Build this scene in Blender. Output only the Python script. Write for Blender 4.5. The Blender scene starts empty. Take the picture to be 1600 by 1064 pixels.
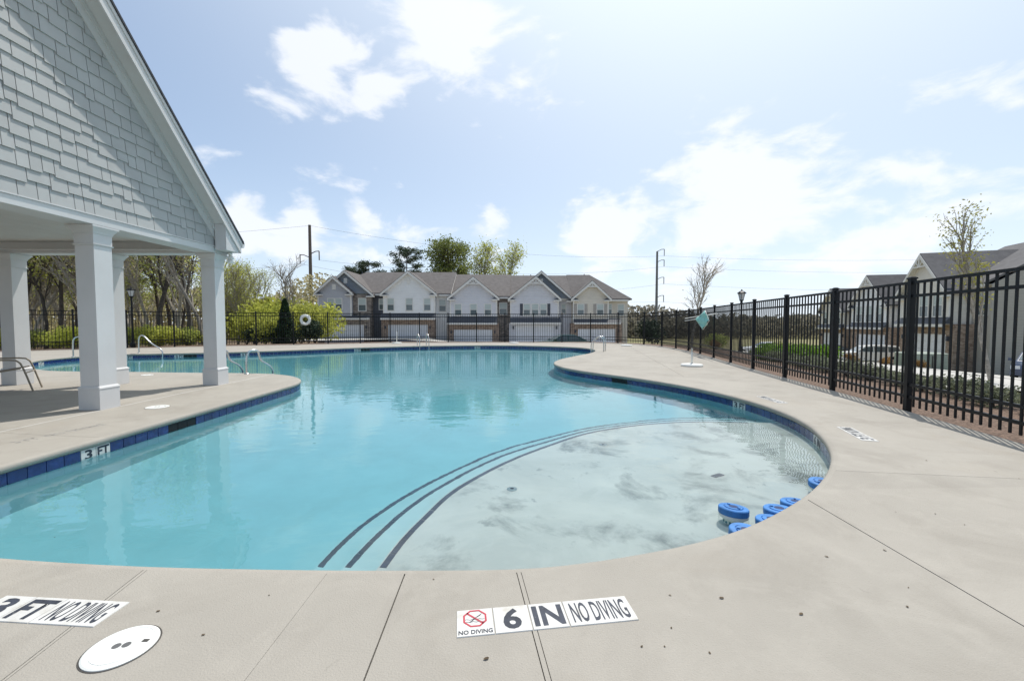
import bpy, bmesh, math, random
from mathutils import Vector, Matrix, noise
from mathutils.geometry import tessellate_polygon
R = math.radians
rnd = random.Random(7)
SC = bpy.context.scene
COL = SC.collection
# ------------------------------------------------------------------ camera
FPX, EYE, PITCH = 650.0, 1.22, R(2.4)
cd = bpy.data.cameras.new('camera'); cam = bpy.data.objects.new('camera', cd); COL.objects.link(cam)
cd.sensor_width = 36.0; cd.lens = 36.0 * FPX / 1600.0; cd.clip_start = 0.05; cd.clip_end = 3000
cam.location = (0, 0, EYE); cam.rotation_euler = (R(90) - PITCH, 0, 0)
SC.camera = cam
# ------------------------------------------------------------------ light
SUN_AZ, SUN_EL = R(33.7), R(65.5)
sd = bpy.data.lights.new('sun', 'SUN'); sun = bpy.data.objects.new('sun', sd); COL.objects.link(sun)
sd.energy = 3.6; sd.angle = R(0.6); sd.color = (1.0, 0.96, 0.9)
sdir = Vector((math.sin(SUN_AZ) * math.cos(SUN_EL), math.cos(SUN_AZ) * math.cos(SUN_EL), math.sin(SUN_EL)))
sun.rotation_euler = sdir.to_track_quat('Z', 'Y').to_euler()
sun.location = (8, 10, 30)
SC.view_settings.view_transform = 'Standard'; SC.view_settings.look = 'None'
SC.view_settings.exposure = 0.16; SC.view_settings.gamma = 1.0
SC.render.engine = 'CYCLES'
cy = SC.cycles
cy.use_denoising = True
try: cy.denoiser = 'OPENIMAGEDENOISE'
except Exception: pass
cy.max_bounces = 10; cy.transparent_max_bounces = 24; cy.transmission_bounces = 8; cy.glossy_bounces = 5; cy.diffuse_bounces = 4
cy.sample_clamp_indirect = 6.0

_c, _s = math.cos(PITCH), math.sin(PITCH)
def ray(u, v):
    a = (u - 800) / FPX; b = (532 - v) / FPX
    return Vector((a, _c + b * _s, -_s + b * _c))
def G(u, v, z=0.0):
    d = ray(u, v); t = (z - EYE) / d.z
    return Vector((d.x * t, d.y * t, z))
def AT(u, v, Y):
    d = ray(u, v); t = Y / d.y
    return Vector((d.x * t, Y, EYE + d.z * t))
WZ = -0.17
def W(u, v, zt):            # a point seen through the water surface on the plane zt
    d = ray(u, v).normalized(); t = (WZ - EYE) / d.z
    p = Vector((0, 0, EYE)) + d * t
    n = 1 / 1.33; ci = -d.z
    k = 1 - n * n * (1 - ci * ci)
    r = d * n + Vector((0, 0, 1)) * (n * ci - math.sqrt(k))
    return p + r * ((zt - WZ) / r.z)

# ------------------------------------------------------------------ world: hazy spring sky with clouds
def sky_world():
    w = bpy.data.worlds.new('World'); SC.world = w; w.use_nodes = True
    nt = w.node_tree; N = nt.nodes; L = nt.links
    N.clear()
    out = N.new('ShaderNodeOutputWorld'); bg = N.new('ShaderNodeBackground')
    L.new(bg.outputs[0], out.inputs[0])
    sk = N.new('ShaderNodeTexSky'); sk.sky_type = 'NISHITA'; sk.sun_disc = False
    sk.sun_elevation = SUN_EL; sk.sun_rotation = SUN_AZ
    sk.air_density = 1.0; sk.dust_density = 0.8; sk.ozone_density = 2.5
    bg.inputs['Strength'].default_value = 0.112
    tc = N.new('ShaderNodeTexCoord')
    nrm = N.new('ShaderNodeVectorMath'); nrm.operation = 'NORMALIZE'; L.new(tc.outputs['Generated'], nrm.inputs[0])
    def math_(op, a, b=None, clamp=False):
        m = N.new('ShaderNodeMath'); m.operation = op; m.use_clamp = clamp
        for i, x in enumerate((a, b)):
            if x is None: continue
            if isinstance(x, (int, float)): m.inputs[i].default_value = x
            else: L.new(x, m.inputs[i])
        return m.outputs[0]
    sc = N.new('ShaderNodeVectorMath'); sc.operation = 'MULTIPLY'; sc.inputs[1].default_value = (1, 1, 2.0)
    L.new(nrm.outputs[0], sc.inputs[0])
    nz = N.new('ShaderNodeTexNoise'); nz.inputs['Scale'].default_value = 7.5; nz.inputs['Detail'].default_value = 9
    nz.inputs['Roughness'].default_value = 0.56; nz.inputs['Distortion'].default_value = 0.25
    L.new(sc.outputs[0], nz.inputs['Vector'])
    dens = nz.outputs['Fac']
    # cloud banks (pixel of the photograph -> direction, angular radius, weight)
    banks = [((715, 60), .14, .36), ((640, 15), .08, .2), ((490, 115), .085, .36), ((590, 140), .05, .2), ((385, 340), .06, .28),
             ((480, 335), .035, .32), ((560, 343), .035, .32), ((775, 342), .055, .34), ((930, 355), .09, .28),
             ((1130, 270), .13, .19), ((1200, 330), .14, .16), ((1500, 290), .2, .13), ((1350, 400), .2, .14), ((600, 400), .14, .16),
             ((430, 385), .12, .22), ((1000, 420), .2, .18)]
    acc = None
    for (u, v), rad, wt in banks:
        d = ray(u, v).normalized()
        ds = N.new('ShaderNodeVectorMath'); ds.operation = 'DISTANCE'; ds.inputs[1].default_value = d
        L.new(nrm.outputs[0], ds.inputs[0])
        q = math_('DIVIDE', ds.outputs['Value'], rad)
        q = math_('MULTIPLY', q, q); q = math_('MULTIPLY', q, -1.0); q = math_('EXPONENT', q)
        q = math_('MULTIPLY', q, wt)
        acc = q if acc is None else math_('ADD', acc, q)
    dens = math_('ADD', dens, acc)
    mr = N.new('ShaderNodeMapRange'); mr.interpolation_type = 'SMOOTHSTEP'
    mr.inputs['From Min'].default_value = 0.64; mr.inputs['From Max'].default_value = 0.83
    L.new(dens, mr.inputs['Value'])
    cl = math_('MULTIPLY', mr.outputs[0], 0.78)
    # thin haze veil: whiter towards the horizon and towards the sun
    sep = N.new('ShaderNodeSeparateXYZ'); L.new(nrm.outputs[0], sep.inputs[0])
    hz = math_('SUBTRACT', 1.0, math_('ABSOLUTE', sep.outputs['Z'])); hz = math_('POWER', hz, 3.2)
    dt = N.new('ShaderNodeVectorMath'); dt.operation = 'DOT_PRODUCT'; dt.inputs[1].default_value = sdir
    L.new(nrm.outputs[0], dt.inputs[0])
    sg = math_('POWER', math_('MAXIMUM', dt.outputs['Value'], 0.0), 3.0)
    v1 = math_('ADD', math_('MULTIPLY', hz, 0.28), 0.12, clamp=True)
    h1 = N.new('ShaderNodeMix'); h1.data_type = 'RGBA'
    L.new(v1, h1.inputs['Factor']); L.new(sk.outputs[0], h1.inputs['A']); h1.inputs['B'].default_value = (4.3, 6.5, 9.4, 1)
    v2 = math_('ADD', math_('MULTIPLY', math_('POWER', hz, 1.6), 0.85), math_('MULTIPLY', sg, 1.35), clamp=True)
    hcol = N.new('ShaderNodeMix'); hcol.data_type = 'RGBA'
    L.new(v2, hcol.inputs['Factor']); L.new(h1.outputs['Result'], hcol.inputs['A']); hcol.inputs['B'].default_value = (7.9, 8.7, 9.5, 1)
    mx = N.new('ShaderNodeMix'); mx.data_type = 'RGBA'
    L.new(cl, mx.inputs['Factor']); L.new(hcol.outputs['Result'], mx.inputs['A']); mx.inputs['B'].default_value = (8.3, 8.5, 8.9, 1)
    L.new(mx.outputs['Result'], bg.inputs['Color'])
sky_world()

# ------------------------------------------------------------------ materials
MATS = {}
def mat(name, col, rough=0.7, var=0.12, scale=3.0, bump=0.0, bscale=60.0, metal=0.0, spec=0.4, col2=None, detail=6, stains=None):
    if name in MATS: return MATS[name]
    m = bpy.data.materials.new(name); m.use_nodes = True; MATS[name] = m
    nt = m.node_tree; N = nt.nodes; L = nt.links
    b = N['Principled BSDF']; b.inputs['Roughness'].default_value = rough; b.inputs['Metallic'].default_value = metal
    b.inputs['Specular IOR Level'].default_value = spec
    tc = N.new('ShaderNodeTexCoord')
    geo = N.new('ShaderNodeNewGeometry')
    oi = N.new('ShaderNodeObjectInfo')
    nz = N.new('ShaderNodeTexNoise'); nz.inputs['Scale'].default_value = scale; nz.inputs['Detail'].default_value = detail
    nz.inputs['Roughness'].default_value = 0.62
    L.new(geo.outputs['Position'], nz.inputs['Vector'])
    ramp = N.new('ShaderNodeValToRGB'); e = ramp.color_ramp.elements
    c1 = tuple(max(0, x * (1 - var)) for x in col); c2 = col2 if col2 else tuple(min(1, x * (1 + var)) for x in col)
    e[0].position = 0.32; e[1].position = 0.68; e[0].color = (*c1, 1); e[1].color = (*c2, 1)
    L.new(nz.outputs['Fac'], ramp.inputs[0])
    last = ramp.outputs[0]
    # a slight tone shift from piece to piece
    hs = N.new('ShaderNodeHueSaturation'); mr = N.new('ShaderNodeMapRange')
    mr.inputs['To Min'].default_value = 1 - var * 0.6; mr.inputs['To Max'].default_value = 1 + var * 0.6
    L.new(oi.outputs['Random'], mr.inputs['Value']); L.new(mr.outputs[0], hs.inputs['Value']); L.new(last, hs.inputs['Color'])
    last = hs.outputs[0]
    if stains:
        for (scol, sscale, lo, hi, amt) in stains:
            n2 = N.new('ShaderNodeTexNoise'); n2.inputs['Scale'].default_value = sscale; n2.inputs['Detail'].default_value = 8
            n2.inputs['Roughness'].default_value = 0.65; n2.inputs['Distortion'].default_value = 0.6
            L.new(geo.outputs['Position'], n2.inputs['Vector'])
            r2 = N.new('ShaderNodeMapRange'); r2.inputs['From Min'].default_value = lo; r2.inputs['From Max'].default_value = hi
            r2.inputs['To Max'].default_value = amt; L.new(n2.outputs['Fac'], r2.inputs['Value'])
            mx = N.new('ShaderNodeMix'); mx.data_type = 'RGBA'; L.new(r2.outputs[0], mx.inputs['Factor'])
            L.new(last, mx.inputs['A']); mx.inputs['B'].default_value = (*scol, 1); last = mx.outputs['Result']
    L.new(last, b.inputs['Base Color'])
    if bump:
        n3 = N.new('ShaderNodeTexNoise'); n3.inputs['Scale'].default_value = bscale; n3.inputs['Detail'].default_value = 4
        L.new(geo.outputs['Position'], n3.inputs['Vector'])
        bp = N.new('ShaderNodeBump'); bp.inputs['Strength'].default_value = bump; bp.inputs['Distance'].default_value = 0.01
        L.new(n3.outputs['Fac'], bp.inputs['Height']); L.new(bp.outputs[0], b.inputs['Normal'])
    return m

def leafmat(name, col, var=0.3, trans=0.35):
    if name in MATS: return MATS[name]
    m = mat(name, col, 0.6, var, 0.9, spec=0.25)
    nt = m.node_tree; N = nt.nodes; L = nt.links
    b = N['Principled BSDF']; out = [n for n in N if n.type == 'OUTPUT_MATERIAL'][0]
    t = N.new('ShaderNodeBsdfTranslucent'); mx = N.new('ShaderNodeMixShader'); mx.inputs[0].default_value = trans
    src = b.inputs['Base Color'].links[0].from_socket
    L.new(src, t.inputs['Color']); L.new(b.outputs[0], mx.inputs[1]); L.new(t.outputs[0], mx.inputs[2]); L.new(mx.outputs[0], out.inputs['Surface'])
    return m

CONC = mat('concrete', (0.345, 0.318, 0.274), 0.85, 0.07, 0.9, 0.35, 140, stains=[((0.267, 0.242, 0.205), 1.1, .48, .70, .7), ((0.394, 0.364, 0.314), 3.2, .5, .7, .55), ((0.305, 0.257, 0.198), 0.45, .54, .74, .5), ((0.186, 0.170, 0.146), 9.0, .66, .76, .5), ((0.223, 0.202, 0.175), 120, .60, .70, .45), ((0.431, 0.405, 0.366), 95, .62, .72, .45)])
JOINT = mat('joint_dark', (0.06, 0.055, 0.05), 0.9)
CAULK = mat('caulk_white', (0.62, 0.61, 0.58), 0.8)
PLASTER = mat('pool_plaster', (0.55, 0.60, 0.595), 0.8, 0.05, 2.0, stains=[((0.5, 0.52, 0.5), 1.1, .56, .72, .5)])
SHELFP = mat('shelf_plaster', (0.60, 0.575, 0.535), 0.8, 0.06, 1.4, stains=[((0.42, 0.42, 0.40), 0.8, .44, .60, .6), ((0.16, 0.165, 0.16), 1.15, .515, .64, .8), ((0.58, 0.56, 0.53), 3.0, .50, .62, .6), ((0.2, 0.205, 0.2), 4.5, .62, .70, .6)])
BLUETILE = mat('blue_tile', (0.014, 0.032, 0.13), 0.18, 0.35, 9.0, spec=0.5)
GROUT = mat('grout', (0.55, 0.57, 0.58), 0.85)
STEPTILE = mat('step_tile', (0.055, 0.06, 0.085), 0.4, 0.25, 9)
WTILE = mat('white_tile', (0.60, 0.59, 0.56), 0.5, 0.06, 6, stains=[((0.40, 0.36, 0.29), 9, .52, .72, .6)])
INK = mat('ink_black', (0.035, 0.04, 0.055), 0.6, 0.3, 30, stains=[((0.55, 0.54, 0.5), 38, .66, .70, .7)])
RED = mat('sign_red', (0.42, 0.04, 0.06), 0.6)
BLACKV = mat('void_black', (0.006, 0.006, 0.008), 0.6)
WHITE = mat('white_paint', (0.60, 0.595, 0.585), 0.5, 0.04, 1.5, stains=[((0.52, 0.51, 0.48), 2.0, .6, .85, .3)])
SHING = mat('shingle_paint', (0.40, 0.405, 0.395), 0.65, 0.07, 2.0)
CEIL = mat('ceiling_paint', (0.56, 0.55, 0.52), 0.6, 0.04)
ROOFD = mat('roof_asphalt_dark', (0.045, 0.047, 0.055), 0.9, 0.3, 20, 0.3, 80)
IRON = mat('black_iron', (0.006, 0.007, 0.009), 0.42, 0.2, 5, spec=0.28)
STEEL = mat('stainless', (0.55, 0.55, 0.54), 0.25, 0.1, 5, metal=1.0)
BLUEPL = mat('blue_plastic', (0.05, 0.20, 0.50), 0.55, 0.2, 14)
WPL = mat('white_plastic', (0.72, 0.72, 0.68), 0.45, 0.05)
TAN = mat('tan_frame', (0.30, 0.25, 0.185), 0.45, 0.1)
SLING = mat('brown_sling', (0.13, 0.095, 0.065), 0.8, 0.2, 20)
TEAL = mat('teal_net', (0.22, 0.50, 0.45), 0.7, 0.15, 12)
MULCH = mat('pine_straw', (0.185, 0.125, 0.09), 0.95, 0.5, 22, 1.0, 45, stains=[((0.06, 0.035, 0.025), 26, .46, .6, .85), ((0.36, 0.24, 0.16), 40, .55, .66, .7)])
LAWN = mat('dormant_grass', (0.23, 0.20, 0.095), 0.95, 0.3, 0.7, 0.5, 40, stains=[((0.12, 0.15, 0.045), 0.35, .45, .65, .7)])
LITTER = mat('leaf_litter', (0.12, 0.085, 0.05), 0.95, 0.45, 3, 0.5, 30)
ROAD = mat('street_concrete', (0.47, 0.45, 0.41), 0.9, 0.1, 1.2)
BARK = mat('bark', (0.085, 0.07, 0.058), 0.95, 0.35, 8, 0.5, 40)
BARKL = mat('bark_pale', (0.34, 0.30, 0.25), 0.95, 0.3, 8)
GLASS = mat('window_glass', (0.10, 0.13, 0.14), 0.08, 0.2, 0.4, spec=0.7)
PANE_PALE = mat('window_pane_pale', (0.42, 0.47, 0.45), 0.3, 0.06, 1)  # even, paler tone for the upper window panes

def water_mat():
    m = bpy.data.materials.new('pool_water'); m.use_nodes = True
    nt = m.node_tree; N = nt.nodes; L = nt.links; N.clear()
    out = N.new('ShaderNodeOutputMaterial')
    gl = N.new('ShaderNodeBsdfGlass'); gl.inputs['IOR'].default_value = 1.33; gl.inputs['Roughness'].default_value = 0.0
    L.new(gl.outputs[0], out.inputs['Surface'])
    geo = N.new('ShaderNodeNewGeometry')
    mp = N.new('ShaderNodeMapping'); mp.inputs['Scale'].default_value = (1.0, 1.7, 1.0); L.new(geo.outputs['Position'], mp.inputs[0])
    n1 = N.new('ShaderNodeTexNoise'); n1.inputs['Scale'].default_value = 2.6; n1.inputs['Detail'].default_value = 2.5
    L.new(mp.outputs[0], n1.inputs['Vector'])
    bp = N.new('ShaderNodeBump'); bp.inputs['Strength'].default_value = 0.10; bp.inputs['Distance'].default_value = 0.04
    L.new(n1.outputs['Fac'], bp.inputs['Height']); L.new(bp.outputs[0], gl.inputs['Normal'])
    return m
def tint_mat():
    m = bpy.data.materials.new('pool_water_tint'); m.use_nodes = True
    nt = m.node_tree; nt.nodes.clear()
    out = nt.nodes.new('ShaderNodeOutputMaterial'); va = nt.nodes.new('ShaderNodeVolumeAbsorption')
    va.inputs['Color'].default_value = (0.05, 0.78, 0.875, 1); va.inputs['Density'].default_value = 0.76
    nt.links.new(va.outputs[0], out.inputs['Volume'])
    return m
WATER = water_mat()

# ------------------------------------------------------------------ mesh helpers
ORG = {}
def link(o, parent=None):
    COL.objects.link(o)
    if parent: o.parent = parent
    return o
class MB:
    def __init__(s): s.v = []; s.f = []
    def add(s, vs, fs):
        n = len(s.v); s.v += [Vector(p) for p in vs]; s.f += [tuple(i + n for i in f) for f in fs]; return s
    def box(s, a, b):
        x0, y0, z0 = a; x1, y1, z1 = b
        if x0 > x1: x0, x1 = x1, x0
        if y0 > y1: y0, y1 = y1, y0
        if z0 > z1: z0, z1 = z1, z0
        return s.add([(x0,y0,z0),(x1,y0,z0),(x1,y1,z0),(x0,y1,z0),(x0,y0,z1),(x1,y0,z1),(x1,y1,z1),(x0,y1,z1)],
                     [(0,3,2,1),(4,5,6,7),(0,1,5,4),(1,2,6,5),(2,3,7,6),(3,0,4,7)])
    def frustum(s, c0, w0, c1, w1):
        vs = []
        for (c, w) in ((c0, w0), (c1, w1)):
            wx, wy = (w if isinstance(w, tuple) else (w, w))
            vs += [(c[0]-wx/2,c[1]-wy/2,c[2]),(c[0]+wx/2,c[1]-wy/2,c[2]),(c[0]+wx/2,c[1]+wy/2,c[2]),(c[0]-wx/2,c[1]+wy/2,c[2])]
        return s.add(vs, [(0,3,2,1),(4,5,6,7),(0,1,5,4),(1,2,6,5),(2,3,7,6),(3,0,4,7)])
    def prism(s, poly, ax, a, b):
        """extrude a 2-D polygon along axis ax ('x','y','z') from a to b"""
        def p3(q, t):
            return {'x': (t, q[0], q[1]), 'y': (q[0], t, q[1]), 'z': (q[0], q[1], t)}[ax]
        n = len(poly); vs = [p3(q, a) for q in poly] + [p3(q, b) for q in poly]
        fs = [tuple(range(n)), tuple(range(2*n-1, n-1, -1))] + [(i, i+n, (i+1)%n+n, (i+1)%n) for i in range(n)]
        return s.add(vs, fs)
    def tube(s, pts, r, n=8, r2=None, caps=True):
        pts = [Vector(p) for p in pts]; m = len(pts)
        base = len(s.v); up = None
        for i, p in enumerate(pts):
            t = (pts[min(i+1, m-1)] - pts[max(i-1, 0)]).normalized()
            if up is None: up = Vector((0,0,1)) if abs(t.z) < .9 else Vector((1,0,0))
            a = t.cross(up).normalized(); b = a.cross(t).normalized(); up = b
            rr = r if r2 is None else r + (r2 - r) * i / max(1, m-1)
            for k in range(n):
                q = 2*math.pi*k/n
                s.v.append(p + a*math.cos(q)*rr + b*math.sin(q)*rr)
        for i in range(m-1):
            for k in range(n):
                s.f.append((base+i*n+k, base+i*n+(k+1)%n, base+(i+1)*n+(k+1)%n, base+(i+1)*n+k))
        if caps:
            s.f.append(tuple(base+k for k in range(n-1,-1,-1))); s.f.append(tuple(base+(m-1)*n+k for k in range(n)))
        return s
    def lathe(s, prof, c=(0,0,0), n=24):
        base = len(s.v); m = len(prof)
        for (r, z) in prof:
            for k in range(n):
                q = 2*math.pi*k/n; s.v.append(Vector((c[0]+r*math.cos(q), c[1]+r*math.sin(q), c[2]+z)))
        for i in range(m-1):
            for k in range(n):
                s.f.append((base+i*n+k, base+i*n+(k+1)%n, base+(i+1)*n+(k+1)%n, base+(i+1)*n+k))
        s.f.append(tuple(base+k for k in range(n-1,-1,-1))); s.f.append(tuple(base+(m-1)*n+k for k in range(n)))
        return s
    def mesh(s, name, m, off=None, smooth=False):
        me = bpy.data.meshes.new(name)
        vs = s.v if off is None else [p - off for p in s.v]
        me.from_pydata([tuple(p) for p in vs], [], s.f); me.update()
        if m: me.materials.append(m)
        if smooth:
            for p in me.polygons: p.use_smooth = True
        return me
    def build(s, name, m, parent=None, smooth=False):
        off = ORG.get(parent.name) if parent else None
        o = bpy.data.objects.new(name, s.mesh(name, m, off, smooth)); link(o, parent)
        if parent and parent.name in ORG: ORG[o.name] = ORG[parent.name]
        return o
def recalc(o):
    bm = bmesh.new(); bm.from_mesh(o.data); bmesh.ops.recalc_face_normals(bm, faces=bm.faces); bm.to_mesh(o.data); bm.free(); return o
def tag(o, label=None, cat=None, group=None, kind=None):
    if label: o['label'] = label
    if cat: o['category'] = cat
    if group: o['group'] = group
    if kind: o['kind'] = kind
    return o
def thing(name, loc, label, cat, group=None, rz=0.0, world=True):
    o = bpy.data.objects.new(name, None); o.empty_display_size = 0.2; link(o); o.location = loc; o.rotation_euler = (0, 0, rz)
    if world and rz == 0: ORG[o.name] = Vector(loc)
    return tag(o, label, cat, group)
def piece(name, me, parent, loc=(0,0,0), rot=(0,0,0), scale=(1,1,1)):
    """an object sharing mesh data, placed in world coordinates under a world-mode parent"""
    o = bpy.data.objects.new(name, me); link(o, parent)
    off = ORG.get(parent.name, Vector((0,0,0))) if parent else Vector((0,0,0))
    o.location = Vector(loc) - off; o.rotation_euler = rot; o.scale = scale
    return o
def text_mesh(s, name, m, width, height, bold=0.012, thick=0.0015):
    cu = bpy.data.curves.new(name, 'FONT'); cu.body = s; cu.size = 1.0; cu.offset = bold; cu.align_x = 'CENTER'; cu.align_y = 'CENTER'; cu.resolution_u = 3
    o = bpy.data.objects.new(name, cu); COL.objects.link(o)
    dg = bpy.context.evaluated_depsgraph_get()
    me = bpy.data.meshes.new_from_object(o.evaluated_get(dg)); COL.objects.unlink(o); bpy.data.objects.remove(o)
    xs = [v.co.x for v in me.vertices]; ys = [v.co.y for v in me.vertices]
    cx, cy_ = (min(xs)+max(xs))/2, (min(ys)+max(ys))/2
    for v in me.vertices: v.co = Vector(((v.co.x-cx)*width/(max(xs)-min(xs)), (v.co.y-cy_)*height/(max(ys)-min(ys)), 0))
    me.materials.clear(); me.materials.append(m)
    return me
def catmull(pts, step=0.15, closed=True):
    n = len(pts); out = []
    rng = range(n) if closed else range(n-1)
    for i in rng:
        if closed: p0,p1,p2,p3 = pts[(i-1)%n],pts[i],pts[(i+1)%n],pts[(i+2)%n]
        else: p0,p1,p2,p3 = pts[max(i-1,0)],pts[i],pts[i+1],pts[min(i+2,n-1)]
        p0,p1,p2,p3 = map(Vector,(p0,p1,p2,p3))
        d = (p2-p1).length; k = max(1, int(round(d/step)))
        for j in range(k):
            t = j/k; t2=t*t; t3=t2*t
            out.append(0.5*((2*p1)+(-p0+p2)*t+(2*p0-5*p1+4*p2-p3)*t2+(-p0+3*p1-3*p2+p3)*t3))
    if not closed: out.append(Vector(pts[-1]))
    return out

# ------------------------------------------------------------------ plan of the place
POOL = [(-0.64,2.03),(0,2.04),(.35,2.09),(.7,2.18),(1.03,2.29),(1.40,2.46),(1.81,2.72),(2.23,3.04),(2.60,3.39),(2.91,3.75),(3.15,4.10),(3.37,4.50),(3.58,5.0),(3.72,5.6),(3.75,6.4),(3.60,7.36),(3.22,8.4),(2.62,9.45),(1.95,10.4),(1.48,11.3),(1.28,12.3),(1.34,13.14),(1.65,14.1),(2.38,15.5),(3.25,17.1),(3.75,18.75),(3.65,20.2),(2.9,21.35),(1.04,22.5),(-1.43,23.0),(-4.85,22.3),(-7.66,20.8),(-9.47,19.3),(-11.04,18.1),(-12.41,17.3),(-14.2,16.7),(-15.5,16.2),(-16.0,15.2),(-15.7,13.8),(-14.5,12.4),(-12.9,11.2),(-11.6,10.6),(-9.9,10.45),(-7.9,10.25),(-6.24,10.1),(-5.3,9.75),(-4.65,9.1),(-4.4,8.5),(-4.36,7.9),(-4.36,7.09),(-4.36,5.6),(-4.36,4.5),(-4.36,3.4),(-4.25,2.85),(-3.9,2.45),(-3.4,2.25),(-2.69,2.14),(-1.96,2.07),(-1.29,2.04)]
PO = [Vector((p.x, p.y)) for p in catmull([(x, y, 0) for x, y in POOL], 0.14)]
FENCE_R = [(4.15,-1.36),(4.5,.44),(4.86,2.23),(5.21,4.03),(5.57,5.82),(5.90,7.62),(6.2,9.42),(6.52,11.22),(6.86,13.02),(7.2,14.82),(7.53,16.62),(7.82,18.42),(7.98,20.22),(7.93,22.0)]
FENCE_F = [(7.93,22.0),(7.55,23.8),(6.45,25.3),(4.95,26.25),(3.17,26.4),(1.37,26.42),(-.45,26.42),(-2.25,26.42),(-4.05,26.4),(-5.85,26.3),(-7.6,25.95),(-9.2,25.2)]
FENCE_L = [(-9.2,25.2),(-10.8,24.4),(-12.4,23.6),(-14.05,22.85),(-15.7,22.1),(-17.3,21.3),(-18.85,20.35),(-20.35,19.3),(-21.7,18.1),(-22.9,16.75),(-23.8,15.2),(-24.4,13.5)]
FLINE = FENCE_R + FENCE_F[1:] + FENCE_L[1:]
def poly_offset(pts, d, closed=True):
    """offset a polyline to its left by d (2-D)"""
    n = len(pts); out = []
    for i in range(n):
        a = pts[(i-1) % n] if closed or i > 0 else pts[i]; b = pts[(i+1) % n] if closed or i < n-1 else pts[i]
        t = (Vector(b) - Vector(a)).normalized(); out.append(Vector(pts[i]) + Vector((-t.y, t.x)) * d)
    return out
AREA = sum(PO[i].x*PO[(i+1)%len(PO)].y - PO[(i+1)%len(PO)].x*PO[i].y for i in range(len(PO)))
if AREA < 0: PO.reverse()                # counter-clockwise: left is inside the pool
FL2 = [Vector(p) for p in FLINE]
def dist_line(x, y):
    p = Vector((x, y)); best = 1e9
    for i in range(len(FL2)-1):
        a, b = FL2[i], FL2[i+1]; ab = b-a; t = max(0, min(1, (p-a).dot(ab)/ab.length_squared)); best = min(best, (p-a-ab*t).length)
    return best
YARD = [tuple(p) for p in FLINE] + [(-24.4,-6),(4.0,-6)]
def inside(x, y, poly):
    c = False; n = len(poly)
    for i in range(n):
        x1,y1 = poly[i]; x2,y2 = poly[(i+1)%n]
        if (y1 > y) != (y2 > y) and x < (x2-x1)*(y-y1)/(y2-y1)+x1: c = not c
    return c
def hgt(x, y):
    """ground level outside the pool yard"""
    if inside(x, y, YARD): return -0.05 if dist_line(x, y) < 0.7 else -2.2
    d = dist_line(x, y)
    right = max(0.0, min(1.0, (x + 9) / 9.0))           # woods on the left stay level
    fall = 0.02 + max(0, d-1.6) * 0.095
    cap = 1.6 + max(0.0, min(0.8, (x-14)*0.05))
    return -0.05 - right * min(cap, fall) - (1-right) * min(0.5, max(0, d-2)*0.03)

# ------------------------------------------------------------------ ground, beds, street
def lattice(lo, hi, marks):
    out = [lo]
    x = lo
    while x < hi:
        a = abs(x); st = 0.5 if -30 < x < 34 and a < 40 else (3 if a < 90 else 40)
        x += st; out.append(min(x, hi))
    return out
def ground():
    xs = []; x = -900.0
    while x < 900: xs.append(x); x += 0.6 if -27 < x < 36 else (3 if -60 < x < 80 else 60)
    ys = []; y = -60.0
    while y < 1500: ys.append(y); y += 0.6 if -7 < y < 42 else (3 if y < 90 else 70)
    vs = [(x, y, hgt(x, y)) for y in ys for x in xs]; nx = len(xs)
    fs = [(j*nx+i, j*nx+i+1, (j+1)*nx+i+1, (j+1)*nx+i) for j in range(len(ys)-1) for i in range(nx-1)]
    mb = MB(); mb.v = [Vector(v) for v in vs]; mb.f = fs
    o = mb.build('ground', LAWN, smooth=True); o.data.materials.append(LITTER)
    for p in o.data.polygons:
        c = p.center
        if c.x < -8.5 + (c.y - 26) * -0.15 and c.y > -40: p.material_index = 1
    tag(o, kind='structure')
ground()
def drape(name, path, d0, d1, m, lift, kind='structure', n=4):
    """a strip between offsets d0 and d1 (to the right of the path), laid on the ground"""
    pts = catmull([(x, y, 0) for x, y in path], 0.5, False); p2 = [Vector((p.x, p.y)) for p in pts]
    rows = [poly_offset(p2, -(d0 + (d1-d0)*k/n), False) for k in range(n+1)]
    mb = MB()
    for r in rows: mb.v += [Vector((p.x, p.y, hgt(p.x, p.y) + lift)) for p in r]
    c = len(p2); mb.f = [(k*c+i, k*c+i+1, (k+1)*c+i+1, (k+1)*c+i) for k in range(n) for i in range(c-1)]
    return tag(recalc(mb.build(name, m)), kind=kind)
drape('mulch_bed', FENCE_R + FENCE_F[1:3], 0.03, 2.5, MULCH, 0.035)
drape('mulch_bed', FENCE_F[2:] + FENCE_L[1:], 0.03, 1.5, MULCH, 0.035)
drape('pavement', FENCE_R + FENCE_F[1:2], 3.1, 4.6, ROAD, 0.05)
drape('street', FENCE_R + FENCE_F[1:3], 6.0, 13.0, ROAD, 0.055, n=8)

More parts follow.
